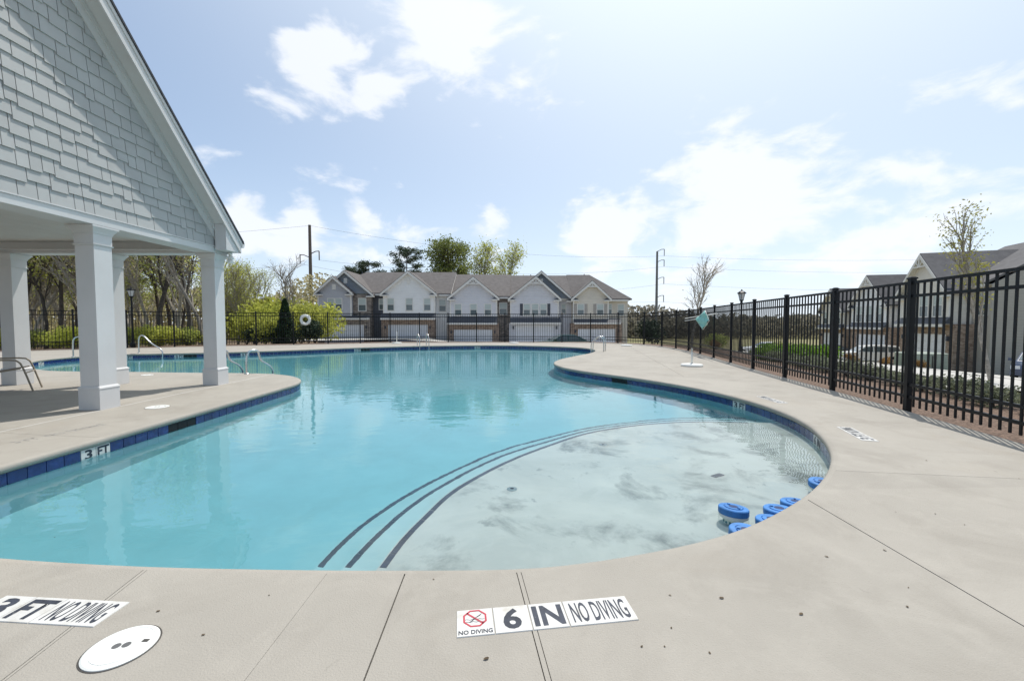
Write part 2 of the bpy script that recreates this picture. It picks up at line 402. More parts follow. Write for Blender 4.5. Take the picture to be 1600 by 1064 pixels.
# ------------------------------------------------------------------ pool deck of cast slabs
def deck():
    root = bpy.data.objects.new('pool_deck', None); link(root); tag(root, kind='structure')
    edge = poly_offset([tuple(p) for p in PO], -0.05)
    edge = [Vector(p) for p in edge]
    outer = poly_offset(FLINE, 0.07, False)
    outer = [Vector(p) for p in outer] + [Vector((-24.3, -4)), Vector((3.6, -4))]
    A = [Vector((p.x, p.y, 0)) for p in outer]; Bh = [Vector((p.x, p.y, 0)) for p in edge]
    tri = tessellate_polygon([A, Bh]); pts = A + Bh
    bm = bmesh.new(); vs = [bm.verts.new(p) for p in pts]
    for t in tri:
        try: bm.faces.new([vs[i] for i in t])
        except ValueError: pass
    bmesh.ops.recalc_face_normals(bm, faces=bm.faces)
    for f in bm.faces:
        if f.normal.z < 0: f.normal_flip()
    def me_from(b): 
        m = bpy.data.meshes.new('slab'); b.to_mesh(m); b.free(); return m
    def cut(me, a, b, gap):
        """two meshes either side of the line a-b"""
        t = (b - a).normalized(); n = Vector((-t.y, t.x, 0)); res = []
        for s in (1, -1):
            k = bmesh.new(); k.from_mesh(me)
            co = a + n * s * gap/2
            bmesh.ops.bisect_plane(k, geom=list(k.verts)+list(k.edges)+list(k.faces), plane_co=co, plane_no=n*s, clear_inner=True, dist=1e-5)
            res.append(me_from(k) if len(k.faces) else (k.free(), None)[1])
        return res
    def islands(me):
        k = bmesh.new(); k.from_mesh(me); bmesh.ops.remove_doubles(k, verts=k.verts, dist=1e-5)
        seen = set(); res = []
        for f in k.faces:
            if f.index in seen: continue
            st = [f]; comp = []; seen.add(f.index)
            while st:
                q = st.pop(); comp.append(q)
                for e in q.edges:
                    for g in e.link_faces:
                        if g.index not in seen: seen.add(g.index); st.append(g)
            mp = {}; nb = bmesh.new()
            for q in comp:
                for v in q.verts:
                    if v.index not in mp: mp[v.index] = nb.verts.new(v.co)
            for q in comp:
                try: nb.faces.new([mp[v.index] for v in q.verts])
                except ValueError: pass
            res.append(me_from(nb))
        k.free(); return res
    def has(me, p):
        return any(inside(p.x, p.y, [(me.vertices[i].co.x, me.vertices[i].co.y) for i in f.vertices]) for f in me.polygons)
    parts = [me_from(bm)]
    def g2(u, v): return G(u, v)
    lines = [  # a, b, point inside the piece to cut, gap
        (Vector((-30, 1.9, 0)), Vector((2.2, 3.0, 0)), None, 0.0),
        (g2(1258, 778), g2(1600, 978), g2(1400, 850), 0.007),
        (g2(635, 890), g2(568, 1064), g2(700, 960), 0.006),
        (g2(805, 886), g2(822, 950), g2(760, 950), 0.004),
        (g2(812, 886), g2(830, 950), g2(900, 920), 0.003),
        (g2(237, 880), g2(160, 940), g2(400, 960), 0.004),
        (g2(243, 880), g2(166, 940), g2(400, 960), 0.003),
        (g2(515, 890), g2(465, 955), g2(560, 920), 0.0015),
        (g2(1310, 735), g2(1600, 748), g2(1450, 700), 0.004),
        (g2(1150, 597), g2(1290, 612), g2(1250, 640), 0.003),
        (g2(993, 547), g2(1035, 570), g2(1050, 565), 0.006),
        (Vector((-30, 14.0, 0)), Vector((30, 14.0, 0)), g2(1000, 560), 0.0),
        (Vector((-5.75, -6, 0)), Vector((-5.75, 12, 0)), g2(260, 640), 0.004),
        (Vector((-30, 4.7, 0)), Vector((0, 4.7, 0)), g2(60, 660), 0.004),
        (Vector((-30, 7.2, 0)), Vector((0, 7.2, 0)), g2(150, 596), 0.004),
        (Vector((-2.0, 24.5, 0)), Vector((-1.7, 27, 0)), g2(740, 537), 0.004)]
    for a, b, p, gap in lines:
        new = []
        for me in parts:
            if p is not None and not has(me, p): new.append(me); continue
            for r in cut(me, a, b, gap):
                if r: new += islands(r)
        parts = new
    for me in parts:
        k = bmesh.new(); k.from_mesh(me)
        for f in k.faces:
            if f.normal.z < 0: f.normal_flip()
        r = bmesh.ops.extrude_face_region(k, geom=list(k.faces))
        bmesh.ops.translate(k, verts=[e for e in r['geom'] if isinstance(e, bmesh.types.BMVert)], vec=(0, 0, -0.1))
        bmesh.ops.recalc_face_normals(k, faces=k.faces); k.to_mesh(me); k.free()
        me.materials.clear(); me.materials.append(CONC)
        link(bpy.data.objects.new('slab', me), root)
    # joint bed under the slabs
    o = bpy.data.objects.new('joint_bed', None)
    mb = MB(); n = len(A)
    mb.v = [Vector((p.x, p.y, -0.012)) for p in A + Bh]; mb.f = [tuple(t) for t in tri]
    mb.build('joint_bed', JOINT, root)
    # rounded nose of the slab along the water
    prof = [(-0.052, 0.0), (-0.03, -0.0015), (-0.012, -0.008), (-0.002, -0.02), (0.0, -0.04), (-0.004, -0.062), (-0.02, -0.075), (-0.08, -0.078)]
    mb = MB(); n = len(PO)
    rows = [[Vector((p.x, p.y, z)) for p in poly_offset([tuple(q) for q in PO], d)] for d, z in prof]
    for r in rows: mb.v += r
    mb.f = [(k*n+i, k*n+(i+1)%n, (k+1)*n+(i+1)%n, (k+1)*n+i) for k in range(len(rows)-1) for i in range(n)]
    recalc(mb.build('nosing', CONC, root, smooth=True))
    # caulk line along the pavilion slab
    MB().box((-5.757, 0.9, -0.004), (-5.743, 10.0, 0.0015)).build('caulk_line', CAULK, root)
deck()

# ------------------------------------------------------------------ pool shell, steps, tile bands, water
Z_SHELF, Z_S1, Z_S2, Z_FLOOR = WZ-0.15, WZ-0.40, WZ-0.65, WZ-0.92
def pool():
    root = bpy.data.objects.new('swimming_pool', None); link(root); tag(root, kind='structure')
    n = len(PO)
    wall = poly_offset([tuple(p) for p in PO], -0.03)
    mb = MB()
    for z in (-0.07, -0.5, Z_FLOOR): mb.v += [Vector((p.x, p.y, z)) for p in wall]
    for k in range(2):
        for i in range(n): mb.f.append((k*n+i, k*n+(i+1)%n, (k+1)*n+(i+1)%n, (k+1)*n+i))
    mb.build('pool_wall', PLASTER, root, smooth=True)
    mb = MB(); mb.v = [Vector((p.x, p.y, Z_FLOOR)) for p in wall]
    mb.f = [tuple(t) for t in tessellate_polygon([mb.v])]
    o = mb.build('pool_floor', PLASTER, root)
    if o.data.polygons[0].normal.z < 0: o.data.flip_normals()
    # shelf and two steps: closed by the pool wall, edges traced through the water
    inner = [(591,886),(625,842),(665,802),(700,770),(750,740),(800,716),(850,697),(912,677),(975,666),(1037,660),(1100,658),(1185,660)]
    mid = [(537,885),(575,845),(625,800),(675,765),(750,725),(800,705),(850,690),(912,673),(975,663),(1037,657),(1100,655),(1190,657)]
    outr = [(495,884),(525,852),(575,810),(625,777),(675,750),(750,715),(800,697),(850,684),(912,669),(975,660),(1037,654),(1100,652),(1195,654)]
    tile = MB().box((-0.5, 0, -0.5), (0.5, 1, 0.5)).mesh('step_tile', STEPTILE)
    for nm, pix, z in (('shelf', inner, Z_SHELF), ('step', mid, Z_S1), ('step', outr, Z_S2)):
        e = [W(u, v, z) for u, v in pix]
        e = catmull([tuple(p) for p in e], 0.08, False)
        a0, a1 = e[0], e[-1]
        d0 = (e[0]-e[3]).normalized(); d1 = (e[-1]-e[-4]).normalized()
        e = [a0 + d0*0.9] + e + [a1 + d1*0.9]
        # close round the near right side, outside the pool wall
        ring = [Vector((p.x, p.y)) for p in e]
        far = [Vector((4.6, ring[-1].y)), Vector((4.6, 1.4)), Vector((ring[0].x, 1.4))]
        poly = ring + far
        pool_cut = []
        mb = MB(); m = len(poly)
        mb.v = [Vector((p.x, p.y, z)) for p in poly] + [Vector((p.x, p.y, Z_FLOOR-0.05)) for p in poly]
        mb.f = [tuple(t) for t in tessellate_polygon([[Vector((p.x, p.y, 0)) for p in poly]])]
        mb.f += [(i, i+m, i+1+m, i+1) for i in range(len(ring)-1)]
        o = mb.build(nm, SHELFP if nm == 'shelf' else PLASTER, root)
        bm = bmesh.new(); bm.from_mesh(o.data)
        for f in bm.faces:
            if abs(f.normal.z) > .9 and f.normal.z < 0: f.normal_flip()
        bm.to_mesh(o.data); bm.free()
        # dark edge tiles, one by one
        path = e[1:-1]; acc = 0.0; segs = []
        cur = path[0]; L = 0.152
        k = 0; total = [0.0]
        for i in range(1, len(path)): total.append(total[-1] + (path[i]-path[i-1]).length)
        def at(s):
            for i in range(1, len(path)):
                if total[i] >= s: 
                    t = (s-total[i-1])/(total[i]-total[i-1]); return path[i-1].lerp(path[i], t)
            return path[-1]
        s = 0.0
        while s + L < total[-1]:
            p, q = at(s), at(s+L-0.006); t = q-p
            nrm = Vector((t.y, -t.x, 0)).normalized()     # towards the shelf
            c = p + nrm*0.03
            piece('edge_tile', tile, root, (c.x, c.y, z+0.001), (0, 0, math.atan2(t.y, t.x)-math.pi/2), (0.042, t.length, 0.006))
            s += L
    # tile band at the waterline
    wl = poly_offset([tuple(p) for p in PO], -0.024)
    per = [0.0]
    for i in range(1, n+1): per.append(per[-1] + (wl[i % n]-wl[i-1]).length)
    T = 0.1535; cnt = int(per[-1]/T); T = per[-1]/cnt
    def along(s):
        s %= per[-1]
        lo, hi = 0, n
        while hi-lo > 1:
            mid_ = (lo+hi)//2
            if per[mid_] <= s: lo = mid_
            else: hi = mid_
        t = (s-per[lo])/(per[lo+1]-per[lo]); return wl[lo].lerp(wl[(lo+1) % n], t)
    bt = MB().box((0, -0.005, -0.5), (1, 0.008, 0.5)).mesh('blue_tile', BLUETILE)
    wt = MB().box((0, -0.005, -0.5), (1, 0.009, 0.5)).mesh('white_tile', WTILE)
    vt = MB().box((0, -0.005, -0.5), (1, 0.006, 0.5)).mesh('skimmer_mouth', BLACKV)
    # where the depth markers and skimmers sit on the wall (photo pixel of the deck edge above them)
    def nearest(u, v):
        g = G(u, v); best = min(range(cnt), key=lambda k: (along((k+.5)*T)-Vector((g.x, g.y))).length); return best
    markers = {}
    def put(u, v, txts):
        k = nearest(u, v)
        # tile order so that the text reads from inside the pool
        for j, t in enumerate(txts): markers[(k - j) % cnt] = t
    put(133, 690, ['3', 'FT'])
    put(1155, 620, ['3', 'FT'])
    put(1275, 672, ['6', 'IN'])
    for (u, v) in ((205, 552), (278, 551), (378, 549), (555, 543), (743, 539)): put(u, v, ['3', 'FT'])
    put(60, 562, ['3', 'FT'])
    voids = set()
    for (u, v, c) in ((300, 646, 3), (980, 588, 3), (300, 551.5, 3), (575, 542, 3)):
        k = nearest(u, v)
        for j in range(c): voids.add((k+j) % cnt)
    tiles = []
    for k in range(cnt):
        p, q = along(k*T+0.0035), along((k+1)*T-0.0035); c = (p+q)/2
        tiles.append((c.length, k, p, q))
    tiles.sort(key=lambda t: t[0])
    rest = MB()
    for rank, (dd, k, p, q) in enumerate(tiles):
        t = q-p; ang = math.atan2(t.y, t.x); ln = t.length
        if rank < 290 or k in markers or k in voids:
            if k in markers: me, nm = wt, 'marker_tile'
            elif k in voids: me, nm = vt, 'skimmer_mouth'
            else: me, nm = bt, 'wall_tile'
            o = piece(nm, me, root, (p.x, p.y, -0.152), (0, 0, ang), (ln, 1, 0.148))
            if k in markers:
                tx = text_mesh(markers[k], 'marker_text', INK, 0.075 if len(markers[k]) == 1 else 0.125, 0.10, 0.03)
                d = bpy.data.objects.new('marker_text', tx); link(d, root)
                nrm = Vector((-t.y, t.x)).normalized(); c = (p+q)/2 + nrm*0.0105
                d.location = (c.x, c.y, -0.135); d.rotation_euler = (R(90), 0, ang + math.pi)
        else:
            nrm = Vector((-t.y, t.x)).normalized()*0.008
            b = len(rest.v)
            rest.v += [Vector((p.x+nrm.x, p.y+nrm.y, -.226)), Vector((q.x+nrm.x, q.y+nrm.y, -.226)), Vector((q.x+nrm.x, q.y+nrm.y, -.078)), Vector((p.x+nrm.x, p.y+nrm.y, -.078))]
            rest.f.append((b, b+1, b+2, b+3))
    o = rest.build('wall_tile', BLUETILE, root); tag(o, kind='stuff')
    g = MB()
    wl2 = poly_offset([tuple(p) for p in PO], -0.027)
    g.v = [Vector((p.x, p.y, -0.23)) for p in wl2] + [Vector((p.x, p.y, -0.07)) for p in wl2]
    g.f = [(i, (i+1) % n, (i+1) % n + n, i+n) for i in range(n)]
    g.build('grout_bed', GROUT, root, smooth=True)
    # water body
    wo = poly_offset([tuple(p) for p in PO], -0.034)
    zb = Z_FLOOR-0.08
    mb = MB(); mb.v = [Vector((p.x, p.y, z)) for z in (WZ, WZ, zb, zb) for p in wo]     # top, side and bottom keep their own vertices
    tr = tessellate_polygon([[Vector((p.x, p.y, 0)) for p in wo]])
    up = lambda t: tuple(t) if (wo[t[1]]-wo[t[0]]).cross(wo[t[2]]-wo[t[0]]) > 0 else tuple(reversed(t))
    tr = [up(t) for t in tr]
    mb.f = tr + [tuple(i+3*n for i in reversed(t)) for t in tr] + [(i+2*n, (i+1) % n+2*n, (i+1) % n + n, i+n) for i in range(n)]
    w = mb.build('water', WATER, smooth=True); tag(w, kind='structure')
    # the blue-green body of the water, its top a hair above the refracting surface
    mb.v = [Vector((p.x, p.y, p.z + (0.003 if p.z > -0.3 else 0))) for p in mb.v]
    mb.build('water_body', tint_mat(), w)
    return root, w
pool_root, water = pool()
sd.cycles.is_caustics_light = True
water.cycles.is_caustics_caster = True
for o in pool_root.children:
    o.cycles.is_caustics_receiver = True

# ------------------------------------------------------------------ pavilion
PX, OX = -5.75, -5.46            # gable face, outer face of the rake
COLY = [8.27, 5.93, 3.59, 1.25]; RIDGE = (8.27 + 1.25) / 2
SL = 1.03
def rake_z(y): return 2.86 + SL * (8.46 - RIDGE - abs(y - RIDGE))      # top of the roof deck
def pavilion():
    root = thing('pavilion', (-8.5, RIDGE, 0), 'grey shingled poolside pavilion with white square columns and steep gable', 'pavilion')
    def column(cx, cy):
        mb = MB(); w = 0.262
        mb.frustum((cx, cy, 0.30), w, (cx, cy, 2.30), w)
        sh = mb.build('column', WHITE, root)
        b = MB(); b.frustum((cx, cy, 0.002), 0.30, (cx, cy, 0.30), 0.30); b.frustum((cx, cy, 0.30), 0.315, (cx, cy, 0.318), 0.30); b.frustum((cx, cy, 0.318), 0.30, (cx, cy, 0.335), 0.27)
        b.build('plinth', WHITE, sh)
        c = MB(); c.frustum((cx, cy, 2.30), 0.285, (cx, cy, 2.315), 0.30); c.frustum((cx, cy, 2.315), 0.272, (cx, cy, 2.46), 0.272)
        c.frustum((cx, cy, 2.46), 0.285, (cx, cy, 2.485), 0.30); c.frustum((cx, cy, 2.485), 0.30, (cx, cy, 2.545), 0.37); c.frustum((cx, cy, 2.545), 0.385, (cx, cy, 2.57), 0.385)
        c.build('capital', WHITE, sh)
    fx = PX - 0.165
    for y in COLY: column(fx, y)
    for x in (-7.93, -9.87, -11.85):
        column(x, COLY[0]); column(x, COLY[3])
    # beams
    ya, yb = COLY[3] - 0.14, COLY[0] + 0.14
    MB().box((PX-0.33, ya, 2.572), (PX, yb, 2.80)).build('beam', WHITE, root)
    for y in (COLY[0], COLY[3]): MB().box((-12.3, y-0.14, 2.572), (PX-0.332, y+0.14, 2.80)).build('beam', WHITE, root)
    MB().box((PX+0.002, ya, 2.575), (PX+0.022, yb+0.02, 2.685)).build('band_board', WHITE, root)
    MB().box((PX+0.002, ya, 2.687), (PX+0.036, yb+0.02, 2.702)).build('drip_cap', WHITE, root)
    # ceiling of boards
    x = PX - 0.335
    while x > -12.2:
        MB().box((x-0.296, ya+0.284, 2.79), (x, yb-0.284, 2.81)).build('ceiling_board', CEIL, root); x -= 0.30
    # gable wall
    mb = MB(); mb.prism([(ya, 2.80), (yb, 2.80), (yb, rake_z(yb)-.16), (RIDGE, rake_z(RIDGE)-.16), (ya, rake_z(ya)-.16)], 'x', PX-0.12, PX-0.002)
    mb.build('gable_wall', mat('wall_paper_dark', (.10, .10, .10), .9), root)
    # staggered shingles, each one a piece
    def clip(poly):
        for sgn in (1, -1):
            out = []
            def f(p): return rake_z(RIDGE) - 0.36 - SL * (sgn * (p[0]-RIDGE)) - p[1]
            for i in range(len(poly)):
                a, b = poly[i], poly[(i+1) % len(poly)]; fa, fb = f(a), f(b)
                if fa >= 0: out.append(a)
                if fa * fb < 0: t = fa/(fa-fb); out.append((a[0]+(b[0]-a[0])*t, a[1]+(b[1]-a[1])*t))
            poly = out
            if len(poly) < 3: return []
        return poly
    rr = random.Random(3); E_ = 0.172; far = MB(); k = 0; z = 2.702; pieces = []
    while z < rake_z(RIDGE):
        y = yb + rr.uniform(0, .12)
        while y > ya - .2:
            w = rr.choice((0.13, 0.17, 0.21, 0.26, 0.31)) * rr.uniform(.93, 1.07)
            lo = z + (rr.choice((0, 0, 0.028, 0.04)) if k else 0.0)
            p = clip([(y-w+0.009, lo), (y, lo), (y, z+E_+0.05), (y-w+0.009, z+E_+0.05)])
            if p: pieces.append((p, z))
            y -= w
        z += E_; k += 1
    near = sorted(pieces, key=lambda q: -max(a for a, _ in q[0]))
    n_ind = 0
    for p, z in near:
        def shp(mb):
            n = len(p); t0 = lambda q: PX + 0.004 + 0.022 * max(0, 1 - (q[1]-z)/(E_+.05))
            vs = [(PX-0.001, *q) for q in p] + [(t0(q), *q) for q in p]
            mb.add(vs, [tuple(range(n-1, -1, -1)), tuple(range(n, 2*n))] + [(i, (i+1) % n, (i+1) % n+n, i+n) for i in range(n)])
        if n_ind < 300: mb = MB(); shp(mb); recalc(mb.build('shingle', SHING, root)); n_ind += 1
        else: shp(far)
    if far.f: tag(recalc(far.build('shingle', SHING, root)), kind='stuff')
    # rake: frieze, moulding, soffit, fascia on both slopes
    for sg in (1, -1):
        def yz(d, h): # along the slope: horizontal distance from the ridge, height offset below roof deck
            return (RIDGE + sg*d, rake_z(RIDGE) - SL*d + h)
        D = 8.46 - RIDGE
        def strip(x0, x1, h0, h1, d0=0.0, d1=D):
            m = MB(); m.prism([yz(d0, h1), yz(d1, h1), yz(d1, h0), yz(d0, h0)], 'x', x0, x1); return recalc(m.build('strip', WHITE, root))
        o = strip(PX+0.003, PX+0.030, -0.40, -0.155, 0, D-0.34); o.name = 'frieze_board'
        o = strip(PX+0.031, PX+0.050, -0.25, -0.155, 0, D-0.3); o.name = 'crown_moulding'
        o = strip(PX+0.002, OX-0.026, -0.150, -0.130); o.name = 'rake_soffit'
        o = strip(OX-0.024, OX, -0.24, -0.003); o.name = 'rake_fascia'
        o = strip(OX+0.001, OX+0.014, -0.075, -0.002); o.name = 'shingle_mould'
        # roof slope
        m = MB(); m.prism([yz(0, 0.05), yz(D+0.05, 0.05), yz(D+0.05, 0.004), yz(0, 0.004)], 'x', -12.9, OX+0.03); r = recalc(m.build('roof', ROOFD, root))
        m = MB(); m.prism([yz(0, 0.0), yz(D, 0.0), yz(D, -0.12), yz(0, -0.12)], 'x', -12.8, PX-0.125); recalc(m.build('roof_deck', CEIL, root))
        # eave box with its return at the gable end
        ye = RIDGE + sg*D; yi = RIDGE + sg*(D-0.40); zb = rake_z(ye) - 0.235
        lo, hi = sorted((ye - sg*0.002, yi))
        m = MB(); m.prism([(yi, zb), (ye-sg*.002, zb), (ye-sg*.002, rake_z(ye)-0.15), (yi, rake_z(yi)-0.16)], 'x', PX+0.052, OX-0.027); recalc(m.build('eave_return', WHITE, root))
        m = MB(); m.prism([(yi, zb-.001), (ye-sg*.025, zb-.001), (ye-sg*.025, rake_z(ye)-0.242)], 'x', OX-0.0245, OX-0.0005); 
        m = MB(); m.box((-12.8, ye-sg*0.024, zb), (OX-0.027, ye, rake_z(ye)-0.005)); m.build('eave_fascia', WHITE, root)
        m = MB(); m.box((-12.8, yi, zb+0.002), (PX-0.13, ye-sg*0.026, zb+0.02)); m.build('eave_soffit', WHITE, root)
        m = MB(); m.prism([(ye+sg*.002, rake_z(ye)-0.02), (ye+sg*.10, rake_z(ye)-0.02), (ye+sg*.10, rake_z(ye)-0.06), (ye+sg*.075, rake_z(ye)-0.12), (ye+sg*.002, rake_z(ye)-0.12)], 'x', -12.8, OX+0.01); recalc(m.build('gutter', WHITE, root))
    # twin flood lamp under the corner
    fl = MB(); c = (PX+0.12, 8.36, 2.55)
    fl.lathe([(0.05, 0), (0.05, 0.02), (0.03, 0.035)], (c[0], c[1], c[2]+0.03), 14)
    for dz, dy in ((-0.03, .03), (-0.11, .02)): fl.lathe([(0.02, .05), (0.045, .03), (0.055, -.01), (0.05, -.03)], (c[0], c[1]+dy, c[2]+dz), 14)
    fl.build('flood_lamp', WPL, root)
pavilion()

# ------------------------------------------------------------------ fence
FH = 1.83
PICK = MB().box((-0.0098, -0.0098, 0.06), (0.0098, 0.0098, FH-0.05)).mesh('picket', IRON)
POST = MB().box((-0.034, -0.034, -0.05), (0.034, 0.034, FH+0.0)).frustum((0, 0, FH+0.0), 0.088, (0, 0, FH+0.02), 0.088).frustum((0, 0, FH+0.02), 0.08, (0, 0, FH+0.036), 0.04).mesh('post', IRON)
RAIL = MB().box((0, -0.018, -0.019), (1, 0.018, 0.019)).mesh('rail', IRON)
def fence(path, label, first=True):
    root = thing('fence', (path[0][0], path[0][1], 0), label, 'fence', 'black metal picket fence round the pool')
    for i in range(len(path)):
        a = Vector(path[i]); b = Vector(path[min(i+1, len(path)-1)]); t = b-a if i < len(path)-1 else a-Vector(path[i-1])
        ang = math.atan2(t.y, t.x)
        if i > 0 or first: piece('post', POST, root, (a.x, a.y, 0), (0, 0, ang))
        if i == len(path)-1: break
        L = t.length
        for z in (FH-0.05, FH-0.235, 0.36, 0.19):
            piece('rail', RAIL, root, (a.x, a.y, z), (0, 0, ang), (L, 1, 1))
        n = max(3, int(round(L/0.1143)))
        for k in range(1, n):
            p = a + t*k/n; piece('picket', PICK, root, (p.x, p.y, 0), (0, 0, ang))
fence(FENCE_R, 'black metal picket fence along the mulch bed and hedge beside the street')
fence(FENCE_F, 'black metal picket fence in front of the townhouse row', False)
fence(FENCE_L, 'black metal picket fence in front of the woods', False)

# ------------------------------------------------------------------ deck markers
def flat(name, me, parent, c, ang, z):
    o = bpy.data.objects.new(name, me); link(o, parent); off = ORG.get(parent.name, Vector()) if parent else Vector()
    o.location = Vector((c[0], c[1], z)) - off; o.rotation_euler = (0, 0, ang); return o
def marker(p0, p1, cells, label, w=0.150):
    """a row of inlaid tiles from p0 (left end of lower edge) towards p1"""
    t = (p1-p0); t.z = 0; t.normalize(); n = Vector((-t.y, t.x, 0)); ang = math.atan2(t.y, t.x)
    root = thing('depth_marker', (p0.x, p0.y, 0), label, 'depth marker', 'depth markers inlaid in the deck')
    s = 0.0
    for kind, width in cells:
        c = p0 + t*(s+width/2) + n*w/2
        tl = MB(); tl.frustum((0, 0, 0.0005), (width-0.003, w), (0, 0, 0.0042), (width-0.006, w-0.003))
        flat('tile', tl.mesh('tile', WTILE), root, c, ang, 0.0)
        if kind == 'icon':
            ci = c + n*0.02
            ring = MB(); k8 = [(math.cos(R(22.5+45*i)), math.sin(R(22.5+45*i))) for i in range(8)]
            ro, ri = 0.052, 0.044
            ring.v = [Vector((x*ro, y*ro, 0)) for x, y in k8] + [Vector((x*ri, y*ri, 0)) for x, y in k8]
            ring.f = [(i, (i+1) % 8, (i+1) % 8+8, i+8) for i in range(8)]
            b = len(ring.v); d = Vector((1, -1, 0)).normalized(); e = Vector((1, 1, 0)).normalized()*0.004
            ring.v += [d*-.047-e, d*.047-e, d*.047+e, d*-.047+e]; ring.f.append((b, b+1, b+2, b+3))
            flat('prohibition_ring', recalc_me(ring.mesh('ring', RED)), root, ci, ang, 0.0052)
            dv = MB(); dv.v = [Vector(q) for q in ((-.028,-.024,0),(-.010,-.014,0),(.006,.004,0),(.022,.014,0),(.030,.026,0),(.012,.012,0),(-.004,-.002,0),(-.016,-.014,0))]
            dv.f = [(0,1,7),(1,2,6,7),(2,3,5,6),(3,4,5)]
            flat('diver', recalc_me(dv.mesh('diver', INK)), root, ci, ang, 0.0056)
            for yy in (-.006, -.02):
                wv = MB()
                for k in range(12):
                    x0, x1 = -.04+k*.0066, -.04+(k+1)*.0066; y0, y1 = yy+.0022*math.sin(k*1.6), yy+.0022*math.sin((k+1)*1.6)
                    wv.add([(x0,y0-.0008,0),(x1,y1-.0008,0),(x1,y1+.0008,0),(x0,y0+.0008,0)], [(0,1,2,3)])
                flat('wave_line', wv.mesh('wave', INK), root, ci, ang, 0.0054)
            flat('lettering', text_mesh('NO DIVING', 'lettering', INK, 0.135, 0.022, 0.02), root, c - n*0.055, ang, 0.0052)
        else:
            wd = width*0.84 if len(kind) > 1 else 0.075
            flat('lettering', text_mesh(kind, 'lettering', INK, wd, w*0.78, 0.03 if len(kind) < 3 else 0.012), root, c, ang, 0.0052)
        s += width
    return root
def recalc_me(me):
    bm = bmesh.new(); bm.from_mesh(me)
    bmesh.ops.recalc_face_normals(bm, faces=bm.faces)
    for f in bm.faces:
        if f.normal.z < -.5: f.normal_flip()
    bm.to_mesh(me); bm.free(); return me
marker(G(713, 997), G(996, 969), [('icon', .152), ('6', .152), ('IN', .152), ('NO DIVING', .29)], 'white tile depth marker reading 6 IN NO DIVING with red no diving symbol')
a, b = G(-62, 968), G(160, 981)
marker(a, b, [('3', .152), ('FT', .152), ('NO DIVING', .29)], 'white tile depth marker reading 3 FT NO DIVING beside the round lid')
a, b = G(1374, 690), G(1322, 664)
marker(a, b, [('3', .152), ('FT', .152), ('NO DIVING', .29)], 'white depth marker reading 3 FT NO DIVING near the fence shadow')
a, b = G(1232, 630), G(1170, 612)
marker(a, b, [('3', .152), ('FT', .152), ('NO DIVING', .29)], 'white depth marker reading 3 FT NO DIVING on the curved deck by the wall marker')
a, b = G(30, 690), G(155, 664)
def worn():
    t = (b-a).normalized(); root = thing('depth_marker', (a.x, a.y, 0), 'worn painted depth lettering on the deck beside the pavilion', 'depth marker', 'depth markers inlaid in the deck')
    ang = math.atan2(t.y, t.x)
    flat('lettering', text_mesh('3 FT  NO DIVING', 'lettering', mat('ink_worn', (0.2, 0.19, 0.18), .8, .3, 30, stains=[((0.41, 0.39, 0.35), 30, .45, .55, 1.0)]), 0.8, 0.11, 0.01), root, (a+b)/2, ang, 0.0015)
worn()
# round skimmer lids
def lid(c, r, label):
    root = thing('deck_access_cover', (c.x, c.y, 0), label, 'access cover', 'round white skimmer lids in the deck')
    d = MB().lathe([(r, 0.0005), (r, 0.004), (r-0.006, 0.007), (r*.86, 0.007), (r*.85, 0.0055), (r*.80, 0.0055), (r*.79, 0.0075), (0.001, 0.0085)], (c.x, c.y, 0), 48).build('lid', WPL, root)
    rim = MB()
    n = 48
    for k in range(n):
        q0, q1 = 2*math.pi*k/n, 2*math.pi*(k+1)/n
        rim.add([(c.x+(r+.001)*math.cos(q0), c.y+(r+.001)*math.sin(q0), .0012), (c.x+(r+.006)*math.cos(q0), c.y+(r+.006)*math.sin(q0), .0012), (c.x+(r+.006)*math.cos(q1), c.y+(r+.006)*math.sin(q1), .0012), (c.x+(r+.001)*math.cos(q1), c.y+(r+.001)*math.sin(q1), .0012)], [(0, 1, 2, 3)])
    rim.build('rim_gap', JOINT, d)
    for s in (-1, 1):
        m = MB(); kx, ky = c.x+s*r*.14, c.y+s*r*.03
        m.lathe([(r*.13, .0088), (r*.12, .0092)], (kx, ky, 0), 16); m.build('finger_hole', mat('grey_hole', (.12, .12, .12), .7), d)
    MB().box((c.x+r*.52, c.y+r*.16, .0078), (c.x+r*.72, c.y+r*.28, .0092)).build('latch', JOINT, d)
lid(G(190, 1011), 0.112, 'round white skimmer lid with two finger holes beside the 3 FT marker')
lid(G(246, 636), 0.14, 'round white skimmer lid between the pavilion column and pool edge')
lid(G(230, 586), 0.12, 'round white skimmer lid behind the pavilion columns')

